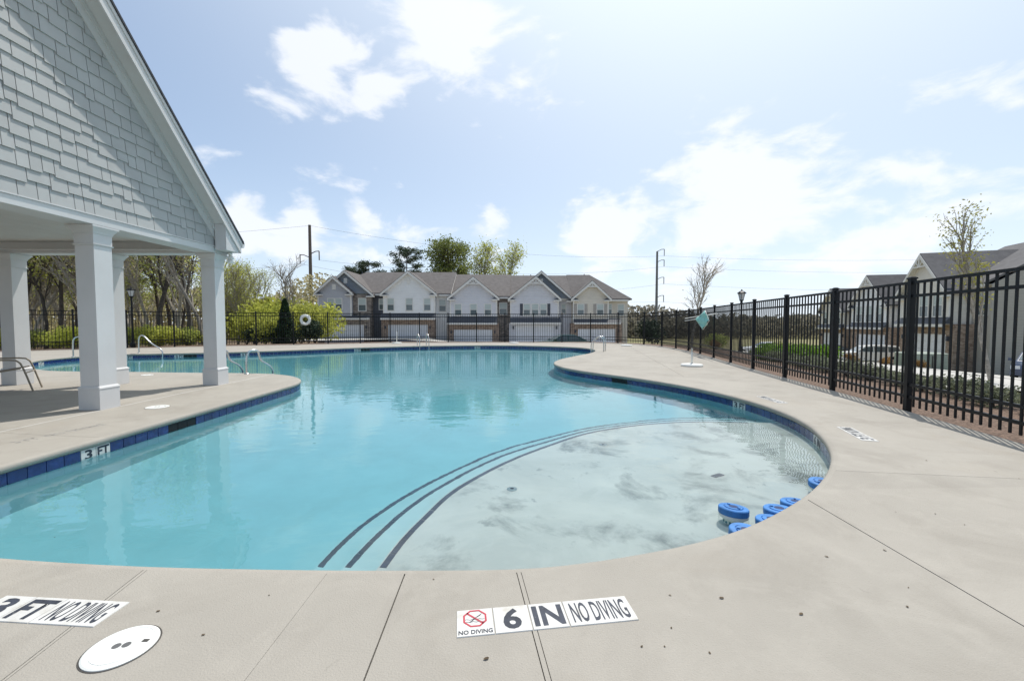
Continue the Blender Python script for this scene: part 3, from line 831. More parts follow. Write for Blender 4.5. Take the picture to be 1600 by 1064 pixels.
# ------------------------------------------------------------------ trees and shrubs
def tree_mesh(seed, H, r0, levels=3, nb=(7, 5, 4), spread=0.9, up=0.35, leafn=6, leafs=0.12, leafr=0.35, trunk_frac=0.35, bare=0.0, blen=0.45, multi=1, flatten=1.0):
    rs = random.Random(seed); wood = MB(); leaf = MB(); tips = []
    def grow(p, d, L, r, lvl):
        n = 4 if lvl < 2 else 3; pts = [p.copy()]; q = p.copy(); dd = d.copy()
        for i in range(n):
            dd = (dd + Vector((rs.gauss(0, .13), rs.gauss(0, .13), rs.gauss(0, .07) + (0.05 if lvl else 0.0)))).normalized()
            q = q + dd * (L/n); pts.append(q.copy())
        wood.tube(pts, r, 7 if lvl == 0 else (4 if lvl == 1 else 3), r * (0.35 if lvl < levels else 0.25), caps=False)
        if lvl >= levels:
            tips.append(pts[-1]); tips.append(pts[-2]); return
        k = nb[min(lvl, len(nb)-1)]
        for j in range(k):
            f = (trunk_frac + (1-trunk_frac) * (j+rs.random()*.6)/k) if lvl == 0 else (0.3 + 0.7*(j+rs.random()*.6)/k)
            f = min(f, .99); x = f*n; i = min(int(x), n-1); b = pts[i].lerp(pts[i+1], x-i)
            az = rs.uniform(0, 6.283) if lvl else (j*2.4 + rs.uniform(-.5, .5))
            side = Vector((math.cos(az), math.sin(az), 0))
            nd = (dd * up + side * spread + Vector((0, 0, up*(.8 if lvl == 0 else .4)))).normalized() if lvl == 0 else (dd*0.8 + Vector((rs.gauss(0, .6), rs.gauss(0, .6), rs.gauss(0.12, .4)))*spread).normalized()
            nl = H*blen*(1.1-0.55*f)*(1 if lvl == 0 else (0.5 if lvl == 1 else .3)) * rs.uniform(.75, 1.15)
            grow(b, nd, nl, max(0.006, r*(0.45 if lvl == 0 else .5)), lvl+1)
        tips.append(pts[-1])
    for m in range(multi):
        a = 6.283*m/multi; lean = Vector((math.cos(a)*.16, math.sin(a)*.16, 1)) if multi > 1 else Vector((rs.gauss(0, .03), rs.gauss(0, .03), 1))
        grow(Vector((0, 0, -0.15)), lean.normalized(), H*(.8 if levels else 1), r0 / math.sqrt(multi), 0)
    for t in tips:
        if rs.random() < bare: continue
        for _ in range(leafn):
            c = t + Vector((rs.gauss(0, leafr), rs.gauss(0, leafr), rs.gauss(0, leafr*.7*flatten)))
            a = Vector((rs.gauss(0, 1), rs.gauss(0, 1), rs.gauss(0, .7))).normalized(); b = a.cross(Vector((rs.gauss(0, 1), rs.gauss(0, 1), rs.gauss(0, 1)))).normalized()
            s = leafs*rs.uniform(.6, 1.3)
            leaf.add([c-a*s, c+b*s*.5, c+a*s, c-b*s*.5], [(0, 1, 2, 3)])
    return wood, leaf
def pine_mesh(seed, H, r0, base=0.35):
    rs = random.Random(seed); wood = MB(); leaf = MB()
    wood.tube([(0, 0, -.2), (rs.gauss(0, .1), rs.gauss(0, .1), H*.5), (0, 0, H)], r0, 7, r0*.25, caps=False)
    z = H*base
    while z < H:
        f = (z-H*base)/(H*(1-base)); R_ = H*.175*(.55+.45*math.sin(min(1, f*1.6)*1.57))*(1-f**6)*rs.uniform(.7, 1.1) + .5
        for k in range(4):
            az = rs.uniform(0, 6.283); d = Vector((math.cos(az), math.sin(az), rs.uniform(.0, .45))); e = Vector((0, 0, z)) + d*R_
            wood.tube([(0, 0, z), Vector((0, 0, z)).lerp(e, .5)-Vector((0, 0, .08*R_)), e], .05*r0/.2, 3, .015, caps=False)
            for t in (1.0, .82, .62):
                c0 = Vector((0, 0, z)).lerp(e, t)
                for _ in range(55):
                    c = c0 + Vector((rs.gauss(0, .38), rs.gauss(0, .38), rs.gauss(.08, .24)))
                    a = Vector((rs.gauss(0, 1), rs.gauss(0, 1), rs.gauss(.5, .7))).normalized(); b = a.cross(Vector((rs.gauss(0, 1), rs.gauss(0, 1), rs.gauss(0, 1)))).normalized()
                    s = rs.uniform(.16, .30); leaf.add([c-a*s, c+b*s*.3, c+a*s, c-b*s*.3], [(0, 1, 2, 3)])
        z += H*.055
    return wood, leaf
def shrub_mesh(seed, w, h, n, leafs, cone=False):
    rs = random.Random(seed); wood = MB(); leaf = MB()
    for k in range(7):
        a = rs.uniform(0, 6.28); wood.tube([(0, 0, -.1), (math.cos(a)*w*.15, math.sin(a)*w*.15, h*.4), (math.cos(a)*w*.3, math.sin(a)*w*.3, h*.75)], .018, 4, .006, caps=False)
    lobes = [(rs.uniform(-.28, .28)*w, rs.uniform(-.28, .28)*w, rs.uniform(.35, .7)*h, rs.uniform(.25, .38)) for _ in range(9)]
    for _ in range(n):
        if cone:
            z = h*rs.random()**1.3; a = rs.uniform(0, 6.283); rr = w*.5*(1-z/h)**.7*math.sqrt(rs.random())*(1+.45*noise.noise(Vector((math.cos(a)*1.6, math.sin(a)*1.6, z*2.2))))+.04
            c = Vector((rr*math.cos(a), rr*math.sin(a), z+.03))
        else:
            lx, ly, lz, lr = rs.choice(lobes); d = Vector((rs.gauss(0, 1), rs.gauss(0, 1), rs.gauss(0, 1))).normalized()*(rs.random()**.4)
            c = Vector((lx+d.x*w*lr, ly+d.y*w*lr, max(.03, lz+d.z*h*lr)))
        a = Vector((rs.gauss(0, 1), rs.gauss(0, 1), rs.gauss(0.3, .8))).normalized(); b = a.cross(Vector((rs.gauss(0, 1), rs.gauss(0, 1), rs.gauss(0, 1)))).normalized()
        s = leafs*rs.uniform(.6, 1.3); leaf.add([c-a*s, c+b*s*.55, c+a*s, c-b*s*.55], [(0, 1, 2, 3)])
    return wood, leaf
LG = leafmat('leaf_spring', (0.36, 0.40, 0.11), trans=.55); LY = leafmat('leaf_yellow_green', (0.46, 0.48, 0.10), trans=.55); LB = leafmat('leaf_tan', (0.46, 0.40, 0.21), trans=.55)
LP = leafmat('leaf_pine', (0.075, 0.10, 0.06), trans=.3); LD = leafmat('leaf_dark', (0.025, 0.05, 0.02), trans=.15); LGY = leafmat('leaf_grey_green', (0.20, 0.22, 0.14), trans=.4)
LM = leafmat('leaf_mid', (0.19, 0.22, 0.06), trans=.5); LH = leafmat('leaf_bright', (0.17, 0.30, 0.03)); LYY = leafmat('leaf_young', (0.38, 0.36, 0.08)); LO = leafmat('leaf_rust', (0.28, 0.16, 0.05))
def as_pair(wl, wm, lm, nm):
    w, l = wl
    return (w.mesh(nm+'_trunk', wm), l.mesh(nm+'_crown', lm))
KIND = {
 'wood_a': as_pair(tree_mesh(1, 9.5, .13, 3, (9, 5, 4), .55, .75, 4, .085, .34, .3, .35, .30), BARK, LG, 'wa'),
 'wood_b': as_pair(tree_mesh(2, 9.0, .11, 3, (8, 5, 4), .55, .75, 3, .085, .3, .35, .3, .30), BARK, LY, 'wb'),
 'wood_c': as_pair(tree_mesh(3, 10.0, .12, 3, (10, 6, 4), .55, .75, 3, .07, .26, .3, .45, .30), BARKL, LB, 'wc'),
 'wood_d': as_pair(tree_mesh(4, 8.0, .10, 3, (9, 6, 4), .55, .75, 3, .08, .32, .25, .4, .32), BARKL, LG, 'wd'),
 'willow': as_pair(tree_mesh(5, 7.5, .16, 3, (10, 7, 5), .45, .9, 2, .07, .25, .2, .3, .42, 3), BARKL, LY, 'wi'),
 'bare': as_pair(tree_mesh(6, 6.5, .10, 3, (11, 6, 4), .55, .75, 1, .06, .1, .35, .8, .36), BARKL, LB, 'ba'),
 'big': as_pair(tree_mesh(7, 17.5, .34, 3, (12, 8, 6), .7, .5, 9, .20, .62, .3, .12, .36), BARK, LM, 'bg'),
 'airy': as_pair(tree_mesh(8, 15.5, .25, 3, (12, 7, 5), .5, .85, 4, .15, .5, .3, .3, .34, 2), BARKL, LY, 'ai'),
 'young': as_pair(tree_mesh(9, 5.8, .06, 2, (14, 5), .36, .95, 9, .042, .12, .28, .2, .33), BARKL, LYY, 'yo'),
 'pine_a': as_pair(pine_mesh(11, 17, .26, .45), BARK, LP, 'pa'), 'pine_b': as_pair(pine_mesh(12, 15, .24, .4), BARK, LP, 'pb'),
 'bush_y': as_pair(shrub_mesh(21, 2.6, 1.7, 2600, .075), BARK, LY, 'by'), 'bush_g': as_pair(shrub_mesh(22, 2.0, 1.6, 2000, .075), BARK, LG, 'bgr'),
 'bush_d': as_pair(shrub_mesh(23, 1.5, 1.5, 2600, .06), BARK, LD, 'bd'), 'cone': as_pair(shrub_mesh(24, 1.5, 3.6, 4200, .09, True), BARK, LD, 'co'),
 'hedge': as_pair(shrub_mesh(25, .95, .55, 1500, .032), BARK, LGY, 'he'), 'bright': as_pair(shrub_mesh(26, 1.9, .95, 3600, .05), BARK, LH, 'br'),
 'rust': as_pair(shrub_mesh(27, .9, .75, 900, .05), BARK, LO, 'ru'),
}
def plant(kind, x, y, name, label, cat, group=None, s=1.0, rz=0.0, z=None, sz=None):
    t, c = KIND[kind]
    o = thing(name, (x, y, (hgt(x, y) if z is None else z)), label, cat, group, rz=rz, world=False); o.scale = (s, s, sz or s)
    for nm, me in (('trunk', t), ('crown', c)):
        k = bpy.data.objects.new(nm if cat == 'tree' else ('stems' if nm == 'trunk' else 'foliage'), me); link(k, o)
    return o
rt = random.Random(5)
WLAB = {'wood_a': 'spring tree with sparse pale green leaves in the woods behind the fence', 'wood_b': 'tree with fresh yellow green leaves in the woods behind the fence',
        'wood_c': 'nearly bare grey tree with tan buds in the woods behind the fence', 'wood_d': 'pale barked tree with thin green leaves in the woods behind the fence'}
n_w = 0
for row, (off, cnt) in enumerate(((3.0, 16), (6.5, 16), (11, 15), (17, 14))):
    for i in range(cnt):
        f = (i + rt.uniform(.1, .9))/cnt
        u = -60 + f*(400 if row < 2 else 420)
        base = 22 + off - (u < 100)*1.5
        y = base + rt.uniform(-1.2, 1.2) + (off > 10)*3; x = (u-800)/650*y
        if inside(x, y, YARD) or dist_line(x, y) < 1.8: y += 3; x = (u-800)/650*y
        k = rt.choice(('wood_a', 'wood_b', 'wood_c', 'wood_c', 'wood_d', 'wood_d'))
        sc_ = rt.uniform(.8, 1.15) * (0.62 if u > 330 else 1.0)
        plant(k, x, y, 'woodland_tree', WLAB[k], 'tree', 'trees in the woods behind the fence', sc_, rt.uniform(0, 6.28))
for i in range(15):
    u = -30 + i*26 + rt.uniform(-12, 12); y = 21.8 + rt.uniform(0, 2.0) + max(0, (u-200)/110); x = (u-800)/650*y
    if dist_line(x, y) < 1.3 or inside(x, y, YARD): y += 2.6; x = (u-800)/650*y
    k = 'bush_y' if i % 3 else 'bush_g'
    plant(k, x, y, 'undergrowth_bush', 'bright yellow green bush behind the fence at the edge of the woods' if k == 'bush_y' else 'loose mid green bush behind the fence at the edge of the woods', 'bush', 'bushes at the edge of the woods', rt.uniform(.5, .95), rt.uniform(0, 6.28))
for u, y, s in ((372, 30, .72), (396, 33, .74), (352, 31, .78)):
    plant('willow', (u-800)/650*y, y, 'willow_tree', 'multi stemmed tree with feathery pale green shoots beside the pavilion eave', 'tree', 'feathery trees beyond the fence', s, u)
plant('bare', (452-800)/650*31, 31, 'bare_tree', 'bare spreading tree between the willows and the utility pole', 'tree', s=.98, rz=1)
for u, y, s in ((415, 30, 1.7), (440, 33, 2.1), (470, 32, 1.8), (492, 36, 1.9), (400, 28, 1.3), (385, 33, 1.9), (428, 27, 1.1)):
    plant('bush_y', (u-800)/650*y, y, 'thicket_bush', 'tall yellow green thicket beside the townhouse row', 'bush', 'thicket beside the townhouses', s, u, sz=s*1.2)
plant('cone', (446-800)/650*26.3, 26.3, 'evergreen_shrub', 'dark conical evergreen behind the fence left of the life ring', 'shrub', s=.85, sz=.78)
for u, s in ((482, 1.15), (425, .9), (398, .8)):
    plant('bush_d', (u-800)/650*26.5, 26.5, 'dark_shrub', 'round dark green shrub behind the fence below the thicket', 'shrub', 'round dark shrubs behind the fence', s, u)
plant('pine_a', (637-800)/650*80, 80, 'pine_tree', 'rounded dark pine rising over the townhouse roofs', 'tree', s=1.0, z=-1.5)
plant('pine_b', (578-800)/650*84, 84, 'pine_tree', 'smaller dark pine over the roof peak of the grey end townhouse', 'tree', 'smaller pines over the end townhouse', s=1.0, z=-1.5)
plant('pine_b', (552-800)/650*88, 88, 'pine_tree', 'smaller dark pine over the roof peak of the grey end townhouse', 'tree', 'smaller pines over the end townhouse', s=.95, rz=2, z=-1.5)
plant('big', (700-800)/650*74, 74, 'shade_tree', 'large full crowned green tree behind the townhouses', 'tree', s=1.02, z=-1.5)
plant('airy', (762-800)/650*74, 74, 'airy_tree', 'tall thin leaved pale green tree beside the large green tree', 'tree', s=1.2, z=-1.5)
plant('bare', (1080-800)/650*30, 30, 'bare_tree', 'bare upright young tree between the steel pole and the street lamp', 'tree', s=1.05, rz=2)
yt = plant('young', 15.1, 13.0, 'young_tree', 'young tree with sparse yellow leaves behind the fence before the grey house', 'tree', s=1.05, rz=.6)
for i in range(18):
    f = i/17; y = 2.6 + f*12.5; k0 = poly_offset(FENCE_R, -1.75, False)
    x = None
    for a, b in zip(k0[:-1], k0[1:]):
        if a.y <= y <= b.y: x = a.x + (b.x-a.x)*(y-a.y)/(b.y-a.y)
    plant('hedge', x + rt.uniform(-.1, .1), y, 'hedge_shrub', 'low grey green hedge shrub in the mulch bed outside the fence', 'shrub', 'low hedge outside the fence', rt.uniform(.7, .95), rt.uniform(0, 6))
for x, y, s in ((9.75, 13.6, .85), (9.35, 14.5, .75)):
    plant('bright', x, y, 'ornamental_grass', 'bright green shrub clump just outside the fence', 'shrub', 'bright green clumps outside the fence', s, x*9)
for x, y in ((20.9, 23.2), (22.6, 23.0), (16.3, 20.0)):
    plant('rust', x, y, 'rusty_shrub', 'small round rust brown shrub on the dry lawn', 'shrub', 'small rusty shrubs on the lawn', .7, x)
plant('bush_d', 9.6, 28.2, 'corner_shrub', 'dark green shrub behind the fence corner right of the townhouses', 'shrub', s=1.35)
for x, y, s, k in ((12, 24.5, .8, 'rust'), (13.3, 27, .7, 'bush_g'), (14.3, 22, .5, 'bush_g')):
    plant(k, x, y, 'slope_shrub', 'loose shrub on the slope below the street lamp', 'shrub', 'shrubs on the slope', s, x)
plant('young', 33.5, 21.8, 'foundation_tree', 'small leafy sapling at the grey house wall', 'tree', s=.4)
for x, y, s in ((30.5, 22.6, .8), (32.0, 21.8, .7)):
    plant('bright', x, y, 'foundation_shrub', 'green shrub at the foot of the grey side wall', 'shrub', 'shrubs at the grey side wall', s, x)
def far_woods():
    rs = random.Random(9); leaf = MB()
    def mass(x0, x1, y0, y1, h, n, s0):
        for _ in range(n):
            x = rs.uniform(x0, x1); y = rs.uniform(y0, y1); z = -2.2 + (h+2.2)*rs.random()**.7*(.75+.35*noise.noise(Vector((x*.12, y*.1, 0))))
            c = Vector((x, y, z)); a = Vector((rs.gauss(0, 1), rs.gauss(0, 1), rs.gauss(0, 1))).normalized(); b = a.cross(Vector((rs.gauss(0, 1), rs.gauss(0, 1), rs.gauss(0, 1)))).normalized()
            s = s0*rs.uniform(.6, 1.4); leaf.add([c-a*s, c+b*s*.6, c+a*s, c-b*s*.6], [(0, 1, 2, 3)])
    return leaf, mass
lf, mass = far_woods(); mass(22, 110, 95, 125, 4.2, 16000, .5); mass(20, 45, 100, 110, 7.0, 2500, .45)
o = lf.build('distant_woods', leafmat('leaf_distant', (0.27, 0.25, 0.19), trans=.5)); tag(o, 'low dark line of distant woods beyond the street', 'woods', kind='stuff')
lf, mass = far_woods(); mass(-75, -24, 54, 68, 8.5, 24000, .24); mass(-75, -42, 30, 52, 8.5, 12000, .22)
o = lf.build('deep_woods', leafmat('leaf_deep', (0.36, 0.32, 0.17), trans=.55)); tag(o, 'dense brown green mass of woods behind the single trees', 'woods', kind='stuff')

# ------------------------------------------------------------------ houses
def siding(name, col):
    m = mat(name, col, .7, .05, 1.0); nt = m.node_tree; N = nt.nodes; L = nt.links
    if 'lap' in [n.label for n in N]: return m
    geo = N.new('ShaderNodeNewGeometry'); sp = N.new('ShaderNodeSeparateXYZ'); L.new(geo.outputs['Position'], sp.inputs[0])
    a = N.new('ShaderNodeMath'); a.operation = 'MULTIPLY'; a.inputs[1].default_value = 5.6; a.label = 'lap'; L.new(sp.outputs['Z'], a.inputs[0])
    f = N.new('ShaderNodeMath'); f.operation = 'FRACT'; L.new(a.outputs[0], f.inputs[0])
    bp = N.new('ShaderNodeBump'); bp.inputs['Strength'].default_value = .9; bp.inputs['Distance'].default_value = .03; bp.invert = True
    L.new(f.outputs[0], bp.inputs['Height']); L.new(bp.outputs[0], N['Principled BSDF'].inputs['Normal'])
    return m
def masonry(name, c1, c2, sc_):
    m = bpy.data.materials.new(name); m.use_nodes = True; nt = m.node_tree; N = nt.nodes; L = nt.links; b = N['Principled BSDF']; b.inputs['Roughness'].default_value = .9
    geo = N.new('ShaderNodeNewGeometry'); v = N.new('ShaderNodeTexVoronoi'); v.inputs['Scale'].default_value = sc_
    mp = N.new('ShaderNodeMapping'); mp.inputs['Scale'].default_value = (1, 1, 2.2); L.new(geo.outputs['Position'], mp.inputs[0]); L.new(mp.outputs[0], v.inputs['Vector'])
    r = N.new('ShaderNodeValToRGB'); r.color_ramp.elements[0].color = (*c1, 1); r.color_ramp.elements[1].color = (*c2, 1); L.new(v.outputs['Color'], r.inputs[0]); L.new(r.outputs[0], b.inputs['Base Color'])
    return m
S_GREY = siding('siding_grey', (.44, .44, .46)); S_WHITE = siding('siding_white', (.78, .77, .75)); S_LAV = siding('siding_lavender', (.62, .61, .63)); S_BEIGE = siding('siding_beige', (.64, .58, .49))
S_SLATE = siding('siding_slate', (.21, .235, .265)); S_NAVY = siding('siding_navy', (.085, .09, .105)); S_TAUPE = siding('siding_taupe', (.40, .365, .31)); S_CREAM = siding('siding_cream', (.70, .65, .57)); S_CHAR = siding('siding_charcoal', (.19, .185, .18))
STONE = masonry('stone_veneer', (.10, .085, .075), (.36, .31, .27), 3.2); BRICK = masonry('brick_veneer', (.17, .115, .085), (.42, .32, .25), 5.0)
ROOFB = mat('roof_shingle', (.135, .122, .115), .95, .16, 2.5, .4, 14); ROOFG = mat('roof_shingle_grey', (.12, .115, .115), .95, .16, 2.5, .4, 14)
TRIM = mat('house_trim', (.68, .66, .62), .6, .04); SHUT = mat('shutter_dark', (.06, .065, .08), .6); SHUTL = mat('shutter_tan', (.34, .31, .28), .6); GDOOR = mat('garage_white', (.72, .72, .74), .5, .03)
def townhouse(loc, rz, label, w, eave, ridge, depth, wall, bays, windows, garage, porch, low, recess=1.2, hip=(False, False), roof=None, group=None):
    """local frame: front plane y=0 facing -y, x from 0 to w, z from the ground at 0"""
    roof = roof or ROOFB
    root = thing('townhouse', loc, label, 'townhouse', group, rz=rz, world=False)
    y0 = recess
    m = MB(); m.box((0, y0, -1.0), (w, depth, eave)); wl = m.build('wall', wall, root)
    yr = (y0 + depth)/2; h0 = 3.6 if hip[0] else 0; h1 = 3.6 if hip[1] else 0
    e = .38
    # main roof as two slopes (and hips)
    A = [(-.0-(e if hip[0] else 0.0), y0-e, eave), (w+(e if hip[1] else 0.0), y0-e, eave), (w-h1, yr, ridge), (h0, yr, ridge)]
    B = [(w+(e if hip[1] else 0), depth+e, eave), (-(e if hip[0] else 0), depth+e, eave), (h0, yr, ridge), (w-h1, yr, ridge)]
    m = MB(); T = .14
    for q in (A, B): m.add([Vector(p) for p in q] + [Vector(p)+Vector((0, 0, T)) for p in q], [(3, 2, 1, 0), (4, 5, 6, 7), (0, 1, 5, 4), (1, 2, 6, 5), (2, 3, 7, 6), (3, 0, 4, 7)])
    for side, hp in ((0, hip[0]), (1, hip[1])):
        xx = w if side else 0
        if hp:
            xo = xx + (e if side else -e); xi = xx + (-h1 if side else h0)
            q = [(xo, y0-e, eave), (xo, depth+e, eave), (xi, yr, ridge)]
            m.add([Vector(p) for p in q] + [Vector(p)+Vector((0, 0, T)) for p in q], [(0, 1, 2), (3, 5, 4), (0, 3, 4, 1), (1, 4, 5, 2), (2, 5, 3, 0)])
    rf = recalc(m.build('roof', roof, root))
    if not hip[0]: recalc(MB().prism([(y0, eave), (depth, eave), (yr, ridge)], 'x', .01, .15).build('gable_end', wall, root))
    if not hip[1]: recalc(MB().prism([(y0, eave), (depth, eave), (yr, ridge)], 'x', w-.15, w-.01).build('gable_end', wall, root))
    MB().box((0.0, y0-e-.03, eave-.16), (w, y0-e+.0, eave+.03)).build('eave_fascia', TRIM, root)
    MB().box((0.002, y0-e, eave-.03), (w-.002, y0-.002, eave-.01)).build('eave_soffit', TRIM, root)
    MB().tube([(w*.37, yr+.9, ridge-.4), (w*.37, yr+.9, ridge+.35)], .06, 8).build('vent_pipe', SHUT, rf)
    for bi, bay in enumerate(bays):
        x0, x1, be, px, pz, bm_, gm, yy, truss = bay
        if x1 <= x0: continue
        bk = yr
        m = MB()
        if be > 0.5 and bm_ is not None:
            m.box((x0, yy, low), (x1, y0+.05+max(0, .0), be)); b = m.build('bay_wall', bm_, root)
            for xx in (x0, x1): MB().box((xx-.07, yy-.012, low), (xx+.07, yy+.10, be-.05)).build('corner_board', TRIM, b)
        oh = .32
        g = MB(); g.prism([(x0, be), (x1, be), (px, pz)], 'y', yy+.004, yy+.14); gb = recalc(g.build('gable', gm, root))
        # slopes
        for xa in (x0, x1):
            sgn = 1 if xa > px else -1; sl = (pz-be)/(abs(xa-px)); xo = xa + sgn*oh; zo = be - sl*oh
            r = MB(); q = [(px, pz+.02), (xo, zo+.02), (xo, zo+.17), (px, pz+.17)]
            r.prism(q, 'y', yy-.34, bk); recalc(r.build('gable_roof', roof, root))
            t = MB(); q = [(px, pz+.10), (xo, zo+.10), (xo, zo-.16), (px, pz-.18)]
            t.prism(q, 'y', yy-.385, yy-.345); recalc(t.build('rake_board', TRIM, gb))
            s = MB(); q = [(px, pz-.01), (xo, zo-.01), (xo, zo-.03), (px, pz-.03)]; s.prism(q, 'y', yy-.342, yy); recalc(s.build('rake_soffit', TRIM, gb))
            c = MB(); xr = xa + sgn*oh; xl = xa - sgn*.55
            c.prism([(min(xr, xl), be-sl*oh-.02), (max(xr, xl), be-sl*oh-.02), ((xr+xa)/2, be+.10)], 'y', yy-.34, yy-.002); recalc(c.build('eave_return', SHUT, gb))
            MB().box((min(xr, xl), yy-.36, be-sl*oh-.15), (max(xr, xl), yy-.003, be-sl*oh-.022)).build('return_board', TRIM, gb)
        if truss:
            t = MB(); hh = (pz-be)*.27; wd = (x1-x0)/2*.27; zc = pz-hh-.1
            t.box((px-wd, yy-.40, zc-.05), (px+wd, yy-.36, zc+.05)); t.box((px-.05, yy-.399, zc), (px+.05, yy-.361, pz-.1))
            for sgn in (-1, 1): t.prism([(px, zc-.02), (px+sgn*.08, zc-.02), (px+sgn*wd*.55, zc+hh*.55), (px+sgn*wd*.45, zc+hh*.6)], 'y', yy-.398, yy-.362)
            recalc(t.build('gable_truss', TRIM, gb))
        else:
            v = MB(); v.box((px-.2, yy-.03, pz-1.35), (px+.2, yy+.003, pz-.75)); v.build('gable_vent', TRIM, gb)
    for wi in windows:
        xc, zc, ww, hh, yy = wi[:5]; sh = wi[5] if len(wi) > 5 else None
        f = MB()
        for (a, b, c, d) in ((-ww/2-.08, -ww/2, -hh/2-.08, hh/2+.08), (ww/2, ww/2+.08, -hh/2-.08, hh/2+.08), (-ww/2, ww/2, hh/2, hh/2+.08), (-ww/2, ww/2, -hh/2-.08, -hh/2), (-ww/2, ww/2, -.025, .025)):
            f.box((xc+a, yy-.05, zc+c), (xc+b, yy+.0, zc+d))
        fr = f.build('window', TRIM, root)
        MB().box((xc-ww/2, yy-.025, zc+.025), (xc+ww/2, yy-.005, zc+hh/2)).build('upper_pane', PANE_PALE, fr)
        MB().box((xc-ww/2, yy-.020, zc-hh/2), (xc+ww/2, yy-.005, zc-.025)).build('lower_pane', GLASS, fr)
        if sh:
            for s_ in sh[1]: MB().box((xc+s_*(ww/2+.1), yy-.045, zc-hh/2-.05), (xc+s_*(ww/2+.42), yy-.002, zc+hh/2+.05)).build('shutter', sh[0], fr)
    if garage:
        gx0, gx1, gz, gy, gm = garage
        bx0, bx1 = gx0-.75, gx1+.75
        m = MB(); m.box((bx0, gy, -1), (gx0, y0+.03, low-.002)); m.box((gx1, gy, -1), (bx1, y0+.03, low-.002)); m.box((gx0, gy, gz), (gx1, y0+.03, low-.002)); m.build('garage_wall', gm, root)
        d = MB(); d.box((gx0-.06, gy+.10, -.3), (gx1+.06, gy+.14, gz+.05)); gd = d.build('garage_door', TRIM, root)
        for k in range(4):
            z0 = -.05 + k*(gz+.05)/4
            MB().box((gx0+.0, gy+.07, z0+.012), (gx1, gy+.098, z0+(gz+.05)/4-.012)).build('door_section', GDOOR, gd)
        MB().box((gx0-.35, gy-.14, gz-.45), (gx0-.22, gy-.002, gz-.12)).build('wall_lamp', SHUT, root)
        MB().box((gx1+.22, gy-.14, gz-.45), (gx1+.35, gy-.002, gz-.12)).build('wall_lamp', SHUT, root)
    if porch:
        a, b, z0, z1, py = porch
        m = MB(); m.prism([(py-.45, z0), (py+.02, z1), (py+.02, z0)], 'x', a, b); pr = recalc(m.build('porch_roof', SHUT, root))
        MB().box((a, py-.47, z0-.2), (b, py-.40, z0-.005)).build('porch_fascia', TRIM, pr)
        MB().box((a+.02, py-.40, z0-.03), (b-.02, py-.003, z0-.012)).build('porch_soffit', TRIM, pr)
    return root
HY = 47.0; GZ = -1.7
def ux(u): return (u-800)/FPX*HY*1.0
def vz(v, Y=HY): return EYE + (504.76-v)/FPX*Y - GZ
def hw(u, v, wpx, hpx, x0, y=0.0, sh=None, Y=HY):
    k = HY/FPX; r = [ux(u)-x0, vz(v), wpx*k, hpx*k, y]; return tuple(r + ([sh] if sh else []))
D2 = 10.5
def mk(u0, u1, **kw): return ux(u0), ux(u1)-ux(u0)
def bay(x0, u0, u1, ve, up, vp, wm, gm, y=0.0, truss=False): return (ux(u0)-x0, ux(u1)-x0, vz(ve), ux(up)-x0, vz(vp), wm, gm, y, truss)
x0 = ux(496); RZ = vz(428, 53.0)
townhouse((x0, HY, GZ), 0, 'end townhouse with grey siding, slate blue second gable and stone strip', ux(599)-x0, vz(460, 48), RZ, D2, S_NAVY,
    [bay(x0, 498, 549, 456, 523, 434, S_GREY, S_GREY, 0.0), bay(x0, 498, 579, 458.5, 538, 424, None, S_SLATE, 0.55)],
    [hw(518, 475.5, 9.5, 17, x0), hw(530, 475.5, 9.5, 17, x0), hw(564, 476, 11, 19, x0, .55), hw(592, 475, 7.5, 16, x0, 1.2)],
    (ux(506)-x0, ux(568)-x0, vz(507.5), 0.1, STONE), (ux(498)-x0, ux(579)-x0, vz(497), vz(493), 0.05), vz(499), hip=(True, False), group='townhouses in a row beyond the far fence')
MB().box((ux(549.5)-x0, .55, vz(499)), (ux(578)-x0, 1.22, vz(460))).build('stone_strip', STONE, bpy.data.objects['townhouse'])
x0 = ux(599)
townhouse((x0, HY, GZ), 0, 'white townhouse with one broad gable and three upper windows', ux(703)-x0, vz(461, 48), RZ, D2, S_WHITE,
    [bay(x0, 600, 679, 457.5, 639, 426, S_WHITE, S_WHITE, 0.0)],
    [hw(611, 476, 9.5, 18, x0), hw(640, 476, 9.5, 18, x0), hw(668, 476, 9.5, 18, x0), hw(689, 477, 10, 18, x0, 1.2)],
    (ux(606)-x0, ux(668)-x0, vz(507.5), 0.1, BRICK), (ux(596)-x0, ux(681)-x0, vz(497), vz(489), 0.0), vz(498), group='townhouses in a row beyond the far fence')
x0 = ux(703)
townhouse((x0, HY, GZ), 0, 'lavender grey townhouse with trussed gable next to the white one', ux(797)-x0, vz(465, 48), vz(431.5, 53), D2, STONE,
    [bay(x0, 704, 776, 464, 740, 435, S_LAV, S_LAV, 0.0, True)],
    [hw(716, 484, 9.5, 17, x0), hw(740, 484, 9.5, 17, x0), hw(762.5, 484, 9.5, 17, x0), hw(786, 482, 11, 18, x0, 1.2)],
    (ux(709)-x0, ux(769)-x0, vz(515), 0.1, BRICK), (ux(699)-x0, ux(777)-x0, vz(504.5), vz(494), 0.0), vz(505), group='townhouses in a row beyond the far fence')
x0 = ux(797)
